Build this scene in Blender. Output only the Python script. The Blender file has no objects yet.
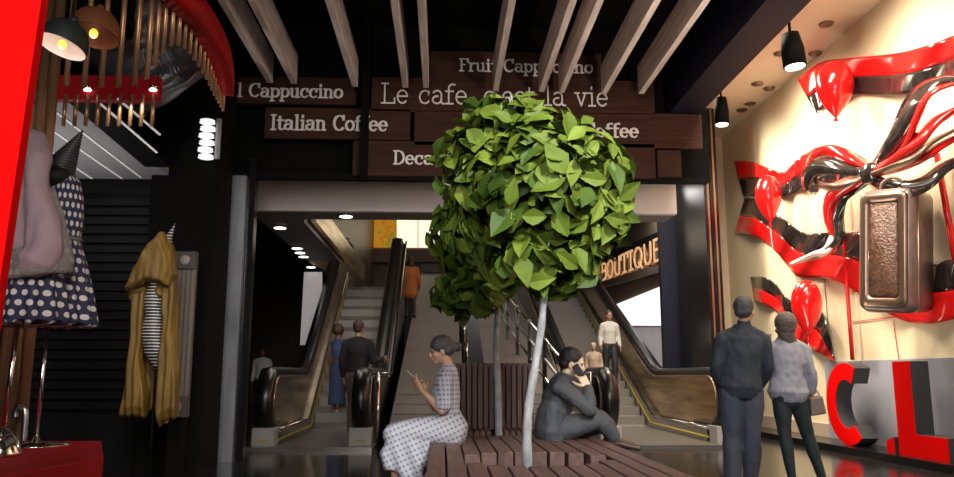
import bpy, math, random
from mathutils import Vector, Matrix, noise
random.seed(7)
C = bpy.context.scene.collection
V = Vector
# ---------------------------------------------------------------- camera
H = .97; PIT = math.radians(9.72); YAW = math.radians(2.40); F = 800.
cd = bpy.data.cameras.new('camera'); cam = bpy.data.objects.new('camera', cd); C.objects.link(cam)
cam.location = (0, 0, H); cam.rotation_euler = (math.pi/2+PIT, 0, -YAW)
cd.sensor_width = 36; cd.lens = F/954*36; cd.clip_start = .05
bpy.context.scene.camera = cam
def at(px, py, X=None, Y=None, Z=None):
    x = px-477; z = -(py-238.5)
    y2 = F*math.cos(PIT)-z*math.sin(PIT); z2 = F*math.sin(PIT)+z*math.cos(PIT)
    d = V((x*math.cos(YAW)+y2*math.sin(YAW), -x*math.sin(YAW)+y2*math.cos(YAW), z2))
    t = X/d.x if X is not None else (Y/d.y if Y is not None else (Z-H)/d.z)
    return V((0, 0, H))+d*t
# ---------------------------------------------------------------- materials
def mat(name, col, rough=.6, metal=0., noise_amt=0., nscale=8., bump=0., bscale=40., emit=None, es=0., coat=0., spec=None, sheen=0., alpha=None, stretch=(1, 1, 1)):
    m = bpy.data.materials.new(name); m.use_nodes = True
    nt = m.node_tree; b = nt.nodes['Principled BSDF']
    b.inputs['Base Color'].default_value = (*col, 1); b.inputs['Roughness'].default_value = rough
    b.inputs['Metallic'].default_value = metal
    if coat: b.inputs['Coat Weight'].default_value = coat; b.inputs['Coat Roughness'].default_value = .06
    if spec is not None: b.inputs['Specular IOR Level'].default_value = spec
    if sheen: b.inputs['Sheen Weight'].default_value = sheen
    if emit: b.inputs['Emission Color'].default_value = (*emit, 1); b.inputs['Emission Strength'].default_value = es
    if alpha is not None: b.inputs['Alpha'].default_value = alpha
    if noise_amt or bump:
        tc = nt.nodes.new('ShaderNodeTexCoord'); mp = nt.nodes.new('ShaderNodeMapping')
        mp.inputs['Scale'].default_value = stretch
        nt.links.new(tc.outputs['Object'], mp.inputs['Vector'])
    if noise_amt:
        n = nt.nodes.new('ShaderNodeTexNoise'); n.inputs['Scale'].default_value = nscale; n.inputs['Detail'].default_value = 5
        r = nt.nodes.new('ShaderNodeValToRGB')
        r.color_ramp.elements[0].position = .3; r.color_ramp.elements[1].position = .7
        r.color_ramp.elements[0].color = (*[c*(1-noise_amt) for c in col], 1)
        r.color_ramp.elements[1].color = (*[min(1, c*(1+noise_amt)) for c in col], 1)
        nt.links.new(mp.outputs[0], n.inputs['Vector']); nt.links.new(n.outputs[0], r.inputs[0]); nt.links.new(r.outputs[0], b.inputs['Base Color'])
    if bump:
        n = nt.nodes.new('ShaderNodeTexNoise'); n.inputs['Scale'].default_value = bscale; n.inputs['Detail'].default_value = 4
        bp = nt.nodes.new('ShaderNodeBump'); bp.inputs['Strength'].default_value = bump; bp.inputs['Distance'].default_value = .02
        nt.links.new(mp.outputs[0], n.inputs['Vector']); nt.links.new(n.outputs[0], bp.inputs['Height']); nt.links.new(bp.outputs[0], b.inputs['Normal'])
    return m
def pattern_mat(name, base, dark, kind, su, sv, rough=.8, bump=.3):
    """cloth print laid out in the mesh's own UVs"""
    m = mat(name, base, rough); nt = m.node_tree; b = nt.nodes['Principled BSDF']
    uv = nt.nodes.new('ShaderNodeUVMap'); mp = nt.nodes.new('ShaderNodeMapping'); mp.inputs['Scale'].default_value = (su, sv, 1)
    nt.links.new(uv.outputs[0], mp.inputs[0])
    sep = nt.nodes.new('ShaderNodeSeparateXYZ'); nt.links.new(mp.outputs[0], sep.inputs[0])
    def M(op, a, c=None):
        n = nt.nodes.new('ShaderNodeMath'); n.operation = op
        for i, q in enumerate((a, c)):
            if q is None: continue
            if isinstance(q, (int, float)): n.inputs[i].default_value = q
            else: nt.links.new(q, n.inputs[i])
        return n.outputs[0]
    x, y = sep.outputs[0], sep.outputs[1]
    if kind == 'dots':
        row = M('FLOOR', y); xs = M('ADD', x, M('MULTIPLY', M('FLOORED_MODULO', row, 2.), .5))
        fx = M('SUBTRACT', M('FRACT', xs), .5); fy = M('SUBTRACT', M('FRACT', y), .5)
        d = M('SQRT', M('ADD', M('MULTIPLY', fx, fx), M('MULTIPLY', fy, fy)))
        f = M('LESS_THAN', d, .3)
    else:
        fx = M('LESS_THAN', M('FRACT', x), .5); fy = M('LESS_THAN', M('FRACT', y), .4)
        f = M('ADD', M('MULTIPLY', fx, fy), M('MULTIPLY', M('ADD', fx, fy), .16))
        f = M('MINIMUM', f, 1.)
    mx = nt.nodes.new('ShaderNodeMix'); mx.data_type = 'RGBA'
    mx.inputs['A'].default_value = (*base, 1); mx.inputs['B'].default_value = (*dark, 1)
    nt.links.new(f, mx.inputs['Factor']); nt.links.new(mx.outputs['Result'], b.inputs['Base Color'])
    return m
def stripe_mat(name, a, c, scale, axis='Z', width=.5, rough=.5):
    m = mat(name, a, rough); nt = m.node_tree; b = nt.nodes['Principled BSDF']
    tc = nt.nodes.new('ShaderNodeTexCoord'); sep = nt.nodes.new('ShaderNodeSeparateXYZ'); nt.links.new(tc.outputs['Object'], sep.inputs[0])
    mu = nt.nodes.new('ShaderNodeMath'); mu.operation = 'MULTIPLY'; mu.inputs[1].default_value = scale; nt.links.new(sep.outputs[axis], mu.inputs[0])
    fr = nt.nodes.new('ShaderNodeMath'); fr.operation = 'FRACT'; nt.links.new(mu.outputs[0], fr.inputs[0])
    lt = nt.nodes.new('ShaderNodeMath'); lt.operation = 'LESS_THAN'; lt.inputs[1].default_value = width; nt.links.new(fr.outputs[0], lt.inputs[0])
    mx = nt.nodes.new('ShaderNodeMix'); mx.data_type = 'RGBA'
    mx.inputs['A'].default_value = (*a, 1); mx.inputs['B'].default_value = (*c, 1)
    nt.links.new(lt.outputs[0], mx.inputs['Factor']); nt.links.new(mx.outputs['Result'], b.inputs['Base Color'])
    return m
MT = {}
MT['floor'] = mat('polished_dark_floor', (.018, .017, .018), .13, noise_amt=.5, nscale=2., bump=.05, bscale=3.)
MT['black'] = mat('black_paint', (.003, .0028, .0028), .75, spec=.1)
MT['ceil'] = mat('black_ceiling', (.003, .003, .003), .85, spec=.1)
MT['gloss_black'] = mat('gloss_black', (.006, .006, .007), .22, spec=.35)
MT['rubber'] = mat('handrail_rubber', (.006, .006, .006), .30)
MT['navy'] = mat('navy_paint', (.004, .005, .015), .45, spec=.3)
MT['slat'] = mat('slat_grey_wood', (.60, .50, .45), .7, noise_amt=.25, nscale=3., stretch=(6, .6, 6))
MT['board'] = mat('brown_board', (.042, .017, .011), .75, spec=.15, noise_amt=.35, nscale=2.5, stretch=(.7, 4, 8))
MT['letter'] = mat('painted_letter', (.66, .62, .61), .6)
MT['header'] = mat('header_grey', (.62, .56, .56), .5)
MT['greyceil'] = mat('grey_ceiling', (.16, .15, .155), .6)
MT['browncl'] = mat('brown_cladding', (.16, .12, .085), .4, noise_amt=.2)
MT['ramp'] = mat('ramp_stone', (.17, .145, .135), .45, noise_amt=.12, nscale=1.5)
MT['chrome'] = mat('chrome', (.75, .73, .70), .14, 1.)
MT['steel'] = mat('brushed_steel', (.42, .42, .44), .32, 1., noise_amt=.2, nscale=6, stretch=(1, 1, 8))
MT['silver'] = mat('silver_cladding', (.30, .31, .34), .38, .8, noise_amt=.35, nscale=1.3, stretch=(3, 3, .7))
MT['gold'] = mat('bronze_panel', (.62, .47, .27), .25, .9, noise_amt=.45, nscale=2.0, stretch=(1, .5, 5))
MT['yellow'] = mat('yellow_edge', (.42, .29, .02), .5)
MT['step'] = mat('escalator_step', (.22, .20, .185), .45, .5)
MT['plate'] = mat('floor_plate', (.30, .28, .26), .28, .8)
MT['grey_box'] = mat('grey_box', (.36, .35, .35), .5)
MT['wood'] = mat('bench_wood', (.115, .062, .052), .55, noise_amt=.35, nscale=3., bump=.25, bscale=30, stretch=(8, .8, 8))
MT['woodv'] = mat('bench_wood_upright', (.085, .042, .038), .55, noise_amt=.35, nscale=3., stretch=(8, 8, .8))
MT['bark'] = mat('white_bark', (.31, .325, .34), .8, noise_amt=.35, nscale=14., bump=.4, bscale=60, stretch=(1, 1, .5))
MT['soil'] = mat('planter_soil', (.05, .045, .045), .9, noise_amt=.6, nscale=30, bump=.8)
MT['blue'] = mat('blue_pebble', (.03, .16, .28), .5)
MT['pebble'] = mat('grey_pebble', (.16, .13, .12), .6)
def leafmat(n, c):
    m = mat(n, c, .6, noise_amt=.18, nscale=9., spec=.25); b = m.node_tree.nodes['Principled BSDF']
    b.inputs['Subsurface Weight'].default_value = .0
    return m
MT['leaf1'] = leafmat('leaf_green', (.085, .128, .012)); MT['leaf2'] = leafmat('leaf_light_green', (.125, .175, .020)); MT['leaf3'] = leafmat('leaf_deep_green', (.042, .080, .009))
MT['cream'] = mat('cream_wall', (.80, .68, .48), .45, noise_amt=.05, nscale=1.2)
MT['creamceil'] = mat('cream_ceiling', (.75, .66, .50), .6)
MT['rimred'] = mat('canopy_red', (.40, .003, .003), .5, spec=.2); MT['red'] = mat('gloss_red', (.75, .008, .008), .18, coat=.5)
MT['redmatte'] = mat('red_lacquer', (.66, .0005, .0005), .7, spec=.05)
MT['redplat'] = mat('red_platform', (.33, .003, .008), .55, spec=.2)
MT['ribred'] = mat('ribbon_red', (.72, .010, .010), .22, coat=.4)
MT['ribblack'] = mat('ribbon_black', (.025, .020, .020), .12, coat=.6, noise_amt=.6, nscale=3, stretch=(1, 5, 1))
MT['greypanel'] = mat('grey_panel', (.30, .30, .36), .5)
MT['darkgrey'] = mat('dark_grey', (.025, .025, .03), .5)
MT['bagside'] = mat('suitcase_leather', (.17, .11, .10), .32, coat=.3, noise_amt=.3, nscale=4)
MT['bagmetal'] = mat('suitcase_frame', (.30, .20, .155), .28, .8)
MT['croc'] = mat('crocodile_panel', (.11, .05, .033), .25, noise_amt=.6, nscale=22, bump=.8, bscale=40)
MT['copper'] = mat('copper_tube', (.47, .25, .13), .34, .65, noise_amt=.3, nscale=3., stretch=(2, 2, .6))
MT['foil'] = mat('crumpled_foil', (.20, .21, .23), .38, .55, bump=1., bscale=7)
MT['lampblack'] = mat('lamp_black', (.006, .009, .008), .6, spec=.2)
MT['lampcopper'] = mat('lamp_copper', (.16, .050, .020), .45, .3)
MT['lampwhite'] = mat('lamp_inner', (.80, .70, .66), .5)
MT['bulb'] = mat('bulb', (1, .7, .2), .3, emit=(1, .52, .04), es=1.6)
MT['down'] = mat('downlight_lens', (1, 1, 1), .3, emit=(1, .93, .85), es=4.)
MT['redspot'] = mat('spot_lens', (1, .8, .8), .3, emit=(1, .75, .72), es=3.)
MT['crystal'] = mat('lit_crystal', (.8, .8, .8), .2, emit=(1, 1, 1), es=.9)
MT['lightbox'] = mat('lightbox', (1, .95, .85), .5, emit=(1, .86, .62), es=1.25)
MT['white_glow'] = mat('backlit_glass', (1, 1, 1), .4, emit=(.97, .97, 1), es=1.15)
MT['pale_glass'] = mat('pale_glass', (.42, .37, .37), .3, emit=(.8, .75, .76), es=.22, noise_amt=.15, nscale=1)
MT['signletter'] = mat('sign_copper', (.9, .5, .28), .3, .6, emit=(1, .55, .26), es=.6)
MT['shutter'] = mat('shutter_black', (.009, .009, .010), .5, spec=.3)
MT['greysoffit'] = mat('soffit_grey', (.22, .215, .22), .6)
MT['whiteline'] = mat('light_strip', (.9, .9, .9), .5, emit=(1, 1, 1), es=.2)
MT['pilaster'] = stripe_mat('pilaster_stripes', (.16, .13, .11), (.075, .06, .055), 22., 'X', .35)
MT['pilasterdark'] = mat('pilaster_block', (.06, .05, .05), .5)
MT['pilasterlight'] = mat('pilaster_disc', (.28, .23, .19), .5)
MT['skin'] = mat('skin_tan', (.52, .29, .20), .5); MT['skin2'] = mat('skin_warm', (.48, .27, .17), .5); MT['skin3'] = mat('skin_deep', (.20, .08, .05), .5)
MT['skinp'] = mat('skin_pale', (.62, .46, .33), .5)
MT['lip'] = mat('lips', (.40, .10, .09), .4); MT['eye'] = mat('eyes', (.02, .015, .012), .2)
MT['hairgrey'] = mat('hair_charcoal', (.055, .052, .06), .5, bump=.5, bscale=60, stretch=(1, 6, 1))
MT['hairblack'] = mat('hair_black', (.010, .009, .009), .55, bump=.5, bscale=70)
MT['hairbrown'] = mat('hair_brown', (.05, .022, .015), .5, bump=.5, bscale=60)
MT['hairash'] = mat('headscarf_ash', (.115, .088, .078), .7, bump=.4, bscale=40)
MT['suit'] = mat('charcoal_suit', (.055, .060, .070), .75, bump=.3, bscale=14)
MT['navycloth'] = mat('navy_shirt', (.016, .022, .038), .8, bump=.3, bscale=10)
MT['navytrs'] = mat('navy_trousers', (.040, .046, .075), .8, bump=.3, bscale=10)
MT['greytop'] = mat('grey_blouse', (.26, .26, .33), .8, bump=.35, bscale=10)
MT['darkpants'] = mat('dark_trousers', (.014, .024, .030), .7)
MT['whitecloth'] = mat('white_cloth', (.62, .60, .60), .8); MT['beige'] = mat('beige_cloth', (.42, .32, .25), .8)
MT['olivetrs'] = mat('brown_trousers', (.10, .068, .05), .8); MT['blackcloth'] = mat('black_cloth', (.010, .010, .013), .8)
MT['bluecloth'] = mat('blue_skirt', (.05, .085, .19), .8); MT['coat'] = mat('rust_coat', (.34, .105, .025), .8)
MT['shoe'] = mat('brown_shoe', (.06, .028, .018), .4); MT['shoeblack'] = mat('black_shoe', (.012, .012, .012), .35)
MT['phone'] = mat('phone', (.03, .03, .035), .25); MT['phonegrey'] = mat('phone_case', (.35, .33, .36), .35)
MT['bagtaupe'] = mat('taupe_handbag', (.17, .13, .125), .45)
MT['mauve'] = mat('mauve_jacket', (.24, .165, .185), .8, bump=.2, bscale=6)
MT['tulle'] = mat('grey_tulle', (.20, .17, .165), .9, alpha=.6)
MT['ochre'] = mat('ochre_velvet', (.145, .082, .009), .6, noise_amt=.4, nscale=5, stretch=(2, 2, .5))
MT['mesh'] = stripe_mat('striped_mannequin', (.012, .012, .012), (.70, .70, .70), 36., 'Z', .22)
MT['plaid'] = pattern_mat('printed_dress', (.46, .47, .54), (.17, .175, .23), 'plaid', 33., 27.)
MT['dots'] = pattern_mat('polka_cloth', (.008, .010, .034), (.46, .41, .38), 'dots', 15., 17.)
def painting():
    m = mat('painting', (.5, .2, .02), .5); nt = m.node_tree; b = nt.nodes['Principled BSDF']
    tc = nt.nodes.new('ShaderNodeTexCoord'); n = nt.nodes.new('ShaderNodeTexNoise'); n.inputs['Scale'].default_value = 1.6; n.inputs['Distortion'].default_value = 2.; n.inputs['Detail'].default_value = 3
    r = nt.nodes.new('ShaderNodeValToRGB'); e = r.color_ramp.elements
    e[0].position = .3; e[0].color = (.28, .30, .03, 1); e[1].position = .75; e[1].color = (.45, .06, .01, 1)
    q = e.new(.45); q.color = (.80, .40, .03, 1); q = e.new(.6); q.color = (.85, .25, .02, 1)
    nt.links.new(tc.outputs['Object'], n.inputs[0]); nt.links.new(n.outputs[0], r.inputs[0]); nt.links.new(r.outputs[0], b.inputs['Base Color'])
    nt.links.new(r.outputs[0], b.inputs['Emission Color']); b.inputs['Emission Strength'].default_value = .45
    return m
MT['painting'] = painting()
# ---------------------------------------------------------------- mesh builder
class MB:
    def __init__(s): s.v = []; s.f = []; s.m = []; s.sm = []; s.mats = []
    def mi(s, m):
        if m is None: return 0
        if m not in s.mats: s.mats.append(m)
        return s.mats.index(m)
    def add(s, vs, fs, smooth=False, m=None):
        o = len(s.v); k = s.mi(m); s.v += [V(q) for q in vs]
        for f in fs: s.f.append([i+o for i in f]); s.m.append(k); s.sm.append(smooth)
        return s
    def box(s, a, b, m=None):
        x0, y0, z0 = [min(p, q) for p, q in zip(a, b)]; x1, y1, z1 = [max(p, q) for p, q in zip(a, b)]
        return s.add([(x0,y0,z0),(x1,y0,z0),(x1,y1,z0),(x0,y1,z0),(x0,y0,z1),(x1,y0,z1),(x1,y1,z1),(x0,y1,z1)],
              [(3,2,1,0),(4,5,6,7),(0,1,5,4),(1,2,6,5),(2,3,7,6),(3,0,4,7)], m=m)
    def prism(s, poly, ext, m=None, smooth=False):
        """closed planar polygon of points, pushed along ext"""
        n = len(poly); e = V(ext); p = [V(q) for q in poly]
        nrm = V((0,0,0))
        for i in range(n): nrm += (p[i]-p[0]).cross(p[(i+1)%n]-p[0])
        if nrm.dot(e) > 0: p = p[::-1]
        o = len(s.v); k = s.mi(m); s.v += p+[q+e for q in p]
        s.f.append([o+i for i in range(n)]); s.m.append(k); s.sm.append(False)
        s.f.append([o+n+i for i in range(n)][::-1]); s.m.append(k); s.sm.append(False)
        for i in range(n):
            j = (i+1)%n; s.f.append([o+j, o+i, o+n+i, o+n+j]); s.m.append(k); s.sm.append(smooth)
        return s
    def rings(s, rings, smooth=True, m=None, cap=True, closed=False):
        n = len(rings[0]); o = len(s.v); k = s.mi(m)
        for r in rings: s.v += [V(q) for q in r]
        R = len(rings)
        for i in range(R if closed else R-1):
            a = o+i*n; b = o+((i+1)%R)*n
            for j in range(n):
                q = (j+1)%n; s.f.append([a+j, a+q, b+q, b+j]); s.m.append(k); s.sm.append(smooth)
        if cap and not closed:
            s.f.append([o+j for j in range(n)][::-1]); s.m.append(k); s.sm.append(smooth)
            s.f.append([o+(R-1)*n+j for j in range(n)]); s.m.append(k); s.sm.append(smooth)
        return s
    def loft(s, pts, rad, side=(1,0,0), n=14, m=None, round=True, smooth=True):
        pts = [V(p) for p in pts]; rr = [(r, r) if isinstance(r, (int, float)) else r for r in rad]
        out = []; L = len(pts)
        for i, p in enumerate(pts):
            t = (pts[min(i+1, L-1)]-pts[max(i-1, 0)]).normalized()
            sd = V(side); sd = sd-t*sd.dot(t)
            if sd.length < .15:
                sd = V((0,1,0)) if abs(t.y) < .8 else V((0,0,1)); sd = sd-t*sd.dot(t)
            sd.normalize(); u = t.cross(sd)
            def ring(c, k): return [c+sd*rr[i][0]*k*math.cos(a)+u*rr[i][1]*k*math.sin(a) for a in [2*math.pi*j/n for j in range(n)]]
            mn = min(rr[i])
            if round and i == 0: out += [ring(p-t*mn*.85, .35), ring(p-t*mn*.55, .78)]
            out.append(ring(p, 1))
            if round and i == L-1: out += [ring(p+t*mn*.55, .78), ring(p+t*mn*.85, .35)]
        return s.rings(out, smooth, m)
    def tube(s, pts, r, n=10, m=None): return s.loft(pts, [r]*len(pts), n=n, m=m, round=False)
    def ell(s, c, r, rot=None, m=None, n=16, k=10):
        c = V(c); R = rot or Matrix.Identity(3); out = []
        if isinstance(r, (int, float)): r = (r, r, r)
        for i in range(1, k):
            a = math.pi*i/k
            out.append([c+R@V((r[0]*math.sin(a)*math.cos(b), r[1]*math.sin(a)*math.sin(b), -r[2]*math.cos(a))) for b in [2*math.pi*j/n for j in range(n)]])
        return s.rings(out, True, m)
    def lathe(s, c, prof, n=28, m=None, rot=None, cap=True, smooth=True):
        """prof = (radius, height) pairs, bottom to top"""
        c = V(c); R = rot or Matrix.Identity(3)
        return s.rings([[c+R@V((r*math.cos(a), r*math.sin(a), z)) for a in [2*math.pi*j/n for j in range(n)]] for r, z in prof], smooth, m, cap)
    def build(s, name, m, parent=None, bevel=0., uv=None, mesh=None):
        me = bpy.data.meshes.new(name)
        off = V((0,0,0)); p = parent
        while p is not None: off += p.location; p = p.parent
        me.from_pydata([tuple(q-off) for q in s.v], [], s.f)
        ms = s.mats if s.mats else [m]
        for q in ms: me.materials.append(q)
        if s.mats: me.polygons.foreach_set('material_index', s.m)
        me.polygons.foreach_set('use_smooth', s.sm)
        if uv:
            l = me.uv_layers.new(name='UVMap')
            for lp in me.loops:
                l.data[lp.index].uv = uv(me.vertices[lp.vertex_index].co+off)
        me.update()
        o = bpy.data.objects.new(name, me); C.objects.link(o)
        if parent: o.parent = parent
        if bevel:
            b = o.modifiers.new('bevel', 'BEVEL'); b.width = bevel; b.segments = 2; b.limit_method = 'ANGLE'
        return o
def fuse(mb, name, m, parent, voxel=.008, smooth=3, uv=None, wr=0., wscale=(9, 9, 4), fold=None):
    """one continuous skin over overlapping closed shapes"""
    me = bpy.data.meshes.new('t'); me.from_pydata([tuple(q) for q in mb.v], [], mb.f)
    t = bpy.data.objects.new('t', me); C.objects.link(t)
    r = t.modifiers.new('r', 'REMESH'); r.mode = 'VOXEL'; r.voxel_size = voxel
    sm = t.modifiers.new('s', 'SMOOTH'); sm.factor = .5; sm.iterations = smooth
    dg = bpy.context.evaluated_depsgraph_get(); ev = t.evaluated_get(dg)
    src = bpy.data.meshes.new_from_object(ev, depsgraph=dg)
    vs = [v.co.copy() for v in src.vertices]; ns = [v.normal.copy() for v in src.vertices]
    if wr:
        for i, (v, n) in enumerate(zip(vs, ns)):
            vs[i] = v+n*wr*(noise.noise(V((v.x*wscale[0], v.y*wscale[1], v.z*wscale[2])))+.5*noise.noise(V((v.x*wscale[0]*2.3+7, v.y*wscale[1]*2.3, v.z*wscale[2]*2.3))))
    if fold:
        for i, (v, n) in enumerate(zip(vs, ns)): vs[i] = vs[i]+n*fold(v)
    o = MB(); o.v = vs; o.f = [list(p.vertices) for p in src.polygons]; o.m = [0]*len(o.f); o.sm = [True]*len(o.f)
    bpy.data.objects.remove(t); bpy.data.meshes.remove(me); bpy.data.meshes.remove(src)
    return o.build(name, m, parent, uv=uv)
def T(name, label, cat, loc=(0,0,0), group=None):
    o = bpy.data.objects.new(name, None); C.objects.link(o); o.location = loc; o.empty_display_size = .1
    o['label'] = label; o['category'] = cat
    if group: o['group'] = group
    return o
def tag(o, label, cat, group=None, kind=None):
    o['label'] = label; o['category'] = cat
    if group: o['group'] = group
    if kind: o['kind'] = kind
    return o
def S(name, mb, m, label=None, parent=None):
    o = mb.build(name, m, parent)
    if parent is None: o['kind'] = 'structure'
    return o
def cr(pts, n=8):
    """smooth curve through points (any dimension)"""
    P = [V(p) for p in pts]; P = [P[0]*2-P[1]]+P+[P[-1]*2-P[-2]]; out = []
    for i in range(1, len(P)-2):
        for k in range(n):
            t = k/n; a, b, c, d = P[i-1:i+3]
            out.append(.5*((2*b)+(c-a)*t+(2*a-5*b+4*c-d)*t*t+(3*b-a-3*c+d)*t**3))
    out.append(P[-2]); return out
def area(name, loc, target, size, power, col=(1,1,1), size_y=None, spread=None):
    d = bpy.data.lights.new(name, 'AREA'); d.energy = power; d.size = size; d.color = col
    if size_y: d.shape = 'RECTANGLE'; d.size_y = size_y
    if spread: d.spread = math.radians(spread)
    o = bpy.data.objects.new(name, d); C.objects.link(o); o.location = loc
    o.rotation_euler = (V(target)-V(loc)).to_track_quat('-Z', 'Y').to_euler(); return o
def spot(name, loc, target, power, angle=50, col=(1,1,1), r=.05, blend=.6):
    d = bpy.data.lights.new(name, 'SPOT'); d.energy = power; d.color = col; d.spot_size = math.radians(angle); d.spot_blend = blend; d.shadow_soft_size = r
    o = bpy.data.objects.new(name, d); C.objects.link(o); o.location = loc
    o.rotation_euler = (V(target)-V(loc)).to_track_quat('-Z', 'Y').to_euler(); return o
# ================================================================ SETTING
S('floor', MB().box((-7, -3, -.1), (6, 31, 0)), MT['floor'])
S('ceiling', MB().box((-7, -1, 5.45), (2.9, 11, 5.55)), MT['ceil'])
S('ceiling', MB().box((2.9, -1, 5.72), (5.8, 15.5, 5.82)), MT['creamceil'])
S('wall_right', MB().box((5.6, 1, 0), (5.75, 15.5, 5.72)), MT['cream'])
S('wall_right_end', MB().box((4.72, 15.4, 0), (5.6, 15.5, 5.72)), MT['cream'])
S('wall_left', MB().box((-7.1, -3, 0), (-7, 31, 8)), MT['black'])
S('wall_back', MB().box((-7, 29.9, 0), (6, 30, 8)), MT['browncl'])
S('wall_far_right', MB().box((5.1, 15.55, 0), (5.25, 30, 8)), MT['browncl'])
# upper fascia above the escalators, behind the boards
S('wall_fascia', MB().box((-7, 9.85, 3.42), (3.4, 9.95, 5.45)), MT['ceil'])
S('ceiling_soffit', MB().box((-7, 9.95, 3.69), (3.3, 11, 3.8)), MT['ceil'])
hl = MB().box((-2.72, 11, 3.23), (3.3, 11.12, 3.80)); S('trim_header', hl, MT['header'])
S('ceiling_low_front', MB().box((-2.72, 11.12, 3.23), (3.3, 11.62, 3.33)), MT['greyceil'])
S('ceiling_low_left', MB().box((-2.72, 11.62, 3.23), (-1.95, 16, 3.33)), MT['greyceil'])
S('ceiling_low_right', MB().box((2.6, 11.62, 3.70), (5.1, 29, 3.80)), MT['greyceil']) if False else None
S('ceiling_upper', MB().box((-7, 11, 7.9), (5.2, 30, 8)), MT['browncl'])
S('trim_opening_edge', MB().box((-1.95, 11.62, 3.20), (-1.88, 19, 3.55)).box((-2.05, 11.62, 3.18), (-2.0, 16, 3.23)), MT['gold'])
S('wall_upper_left', MB().box((-2.72, 16, 3.23), (-2.62, 29.9, 7.9)), MT['browncl'])
S('ceiling_right', MB().box((2.3, 15.6, 5.2), (5.1, 29.9, 5.3)), MT['greyceil'])
# silver clad column, jamb, black columns left
def col_px(x0, x1, Y, yref=300):
    return at(x0, yref, Y=Y).x, at(x1, yref, Y=Y).x
a, b = col_px(143, 208, 8.6)
S('wall_column_black', MB().box((a, 8.6, 0), (b, 9.3, 5.45)), MT['black'])
a, b = col_px(219, 240, 9.5)
S('wall_column_silver', MB().box((a, 9.5, 0), (b, 9.6, 3.35)), MT['silver'])
a2, b2 = col_px(241, 250, 9.6)
S('trim_jamb_left', MB().box((b+.005, 9.6, 0), (b2, 9.75, 3.6)), MT['gloss_black'])
a, b = col_px(662, 684, 15.7)
S('wall_pillar_navy', MB().box((a, 15.7, 0), (b, 15.85, 5.2)), MT['navy'])
a2, b2 = col_px(683, 692, 15.8)
S('wall_pillar_dark', MB().box((b+.003, 15.74, 0), (b2, 15.85, 5.2)), MT['gloss_black'])
a3, b3 = col_px(692, 704, 15.9)
S('trim_pillar_wood', MB().box((b2+.003, 15.78, 0), (b3, 15.85, 5.2)), MT['browncl'])
k = 0
for x0, x1, mm in ((707, 709, 'gloss_black'), (710, 712, 'bagmetal'), (713, 716, 'gloss_black'), (716.5, 718.5, 'bagmetal'), (719, 721, 'gloss_black')):
    a, b = col_px(x0, x1, 13.6, 250); S('trim_frame', MB().box((a, 13.6, 0), (b, 13.7, 5.7)), MT[mm])
S('wall_behind_frame', MB().box((4.62, 13.72, 0), (4.72, 15.5, 5.7)), MT['gloss_black'])
# navy beam overhead
S('trim_beam_navy', MB().box((2.84, -1, 4.25), (3.24, 9.8, 5.72)), MT['navy'])
# right end of wall: kerb
S('baseboard_right', MB().box((5.05, 2, 0), (5.6, 15.4, .09)), MT['gloss_black'])
S('trim_wall_band', MB().box((5.57, 10.9, .09), (5.6, 15.4, .28)), MT['beige'])
# shop wall far left: black shutters
o = MB()
o.box((-7, 8.86, 0), (-3.1, 8.95, 5.4))
for i in range(22):
    z = .62+i*.105; o.box((-6.9, 8.80, z), (-3.15, 8.86, z+.07))
S('wall_shutter', o, MT['shutter'])
S('ceiling_shop', MB().box((-7, 6.2, 3.12), (-3.0, 8.8, 3.2)), MT['greysoffit'])
for X in (-5.1, -4.75, -4.3, -3.9, -3.62):
    pass
def soff(px0, py0, px1, py1, w, m, nm):
    a = at(px0, py0, Z=3.115); b = at(px1, py1, Z=3.115); d = (b-a).normalized(); s_ = d.cross(V((0,0,1)))*w/2
    S(nm, MB().prism([a-s_, a+s_, b+s_, b-s_], (0,0,-.012)), m)
soff(50, 128, 122, 178, .012, MT['whiteline'], 'trim_light_line'); soff(57, 112, 141, 177, .012, MT['whiteline'], 'trim_light_line')
soff(84, 101, 157, 166, .24, MT['black'], 'trim_dark_beam'); soff(97, 100, 157, 152, .016, MT['whiteline'], 'trim_light_line')
soff(118, 98, 160, 134, .016, MT['whiteline'], 'trim_light_line'); soff(44, 146, 92, 178, .016, MT['whiteline'], 'trim_light_line')
# dark wall up behind the tubes
S('wall_shop_upper', MB().box((-7, 6.3, 3.75), (-2.6, 6.4, 5.45)), MT['black'])
# central ramp and what closes its top
ramp = T('ramp', 'wide smooth stone ramp rising between the two escalators', 'ramp', (.7, 11.1, 0))
RS = .27
p = [( -.78, 11.1, 0), (-.78, 28, (28-11.1)*RS), (-.78, 28, 0)]
MB().prism(p, (3.0, 0, 0)).build('slope', MT['ramp'], ramp)
MB().box((-.78, 28, 0), (2.22, 28.1, 4.85)).build('parapet', MT['ramp'], ramp)
for i in range(5):
    y = 11.5+i*.5; o = MB(); z = (y-11.1)*RS; o.prism([(-.74, y, z), (-.74, y+.03, z+.012), (-.74, y+.06, z+.0165)], (2.9, 0, 0)); o.build('groove', MT['darkgrey'], ramp)
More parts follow.
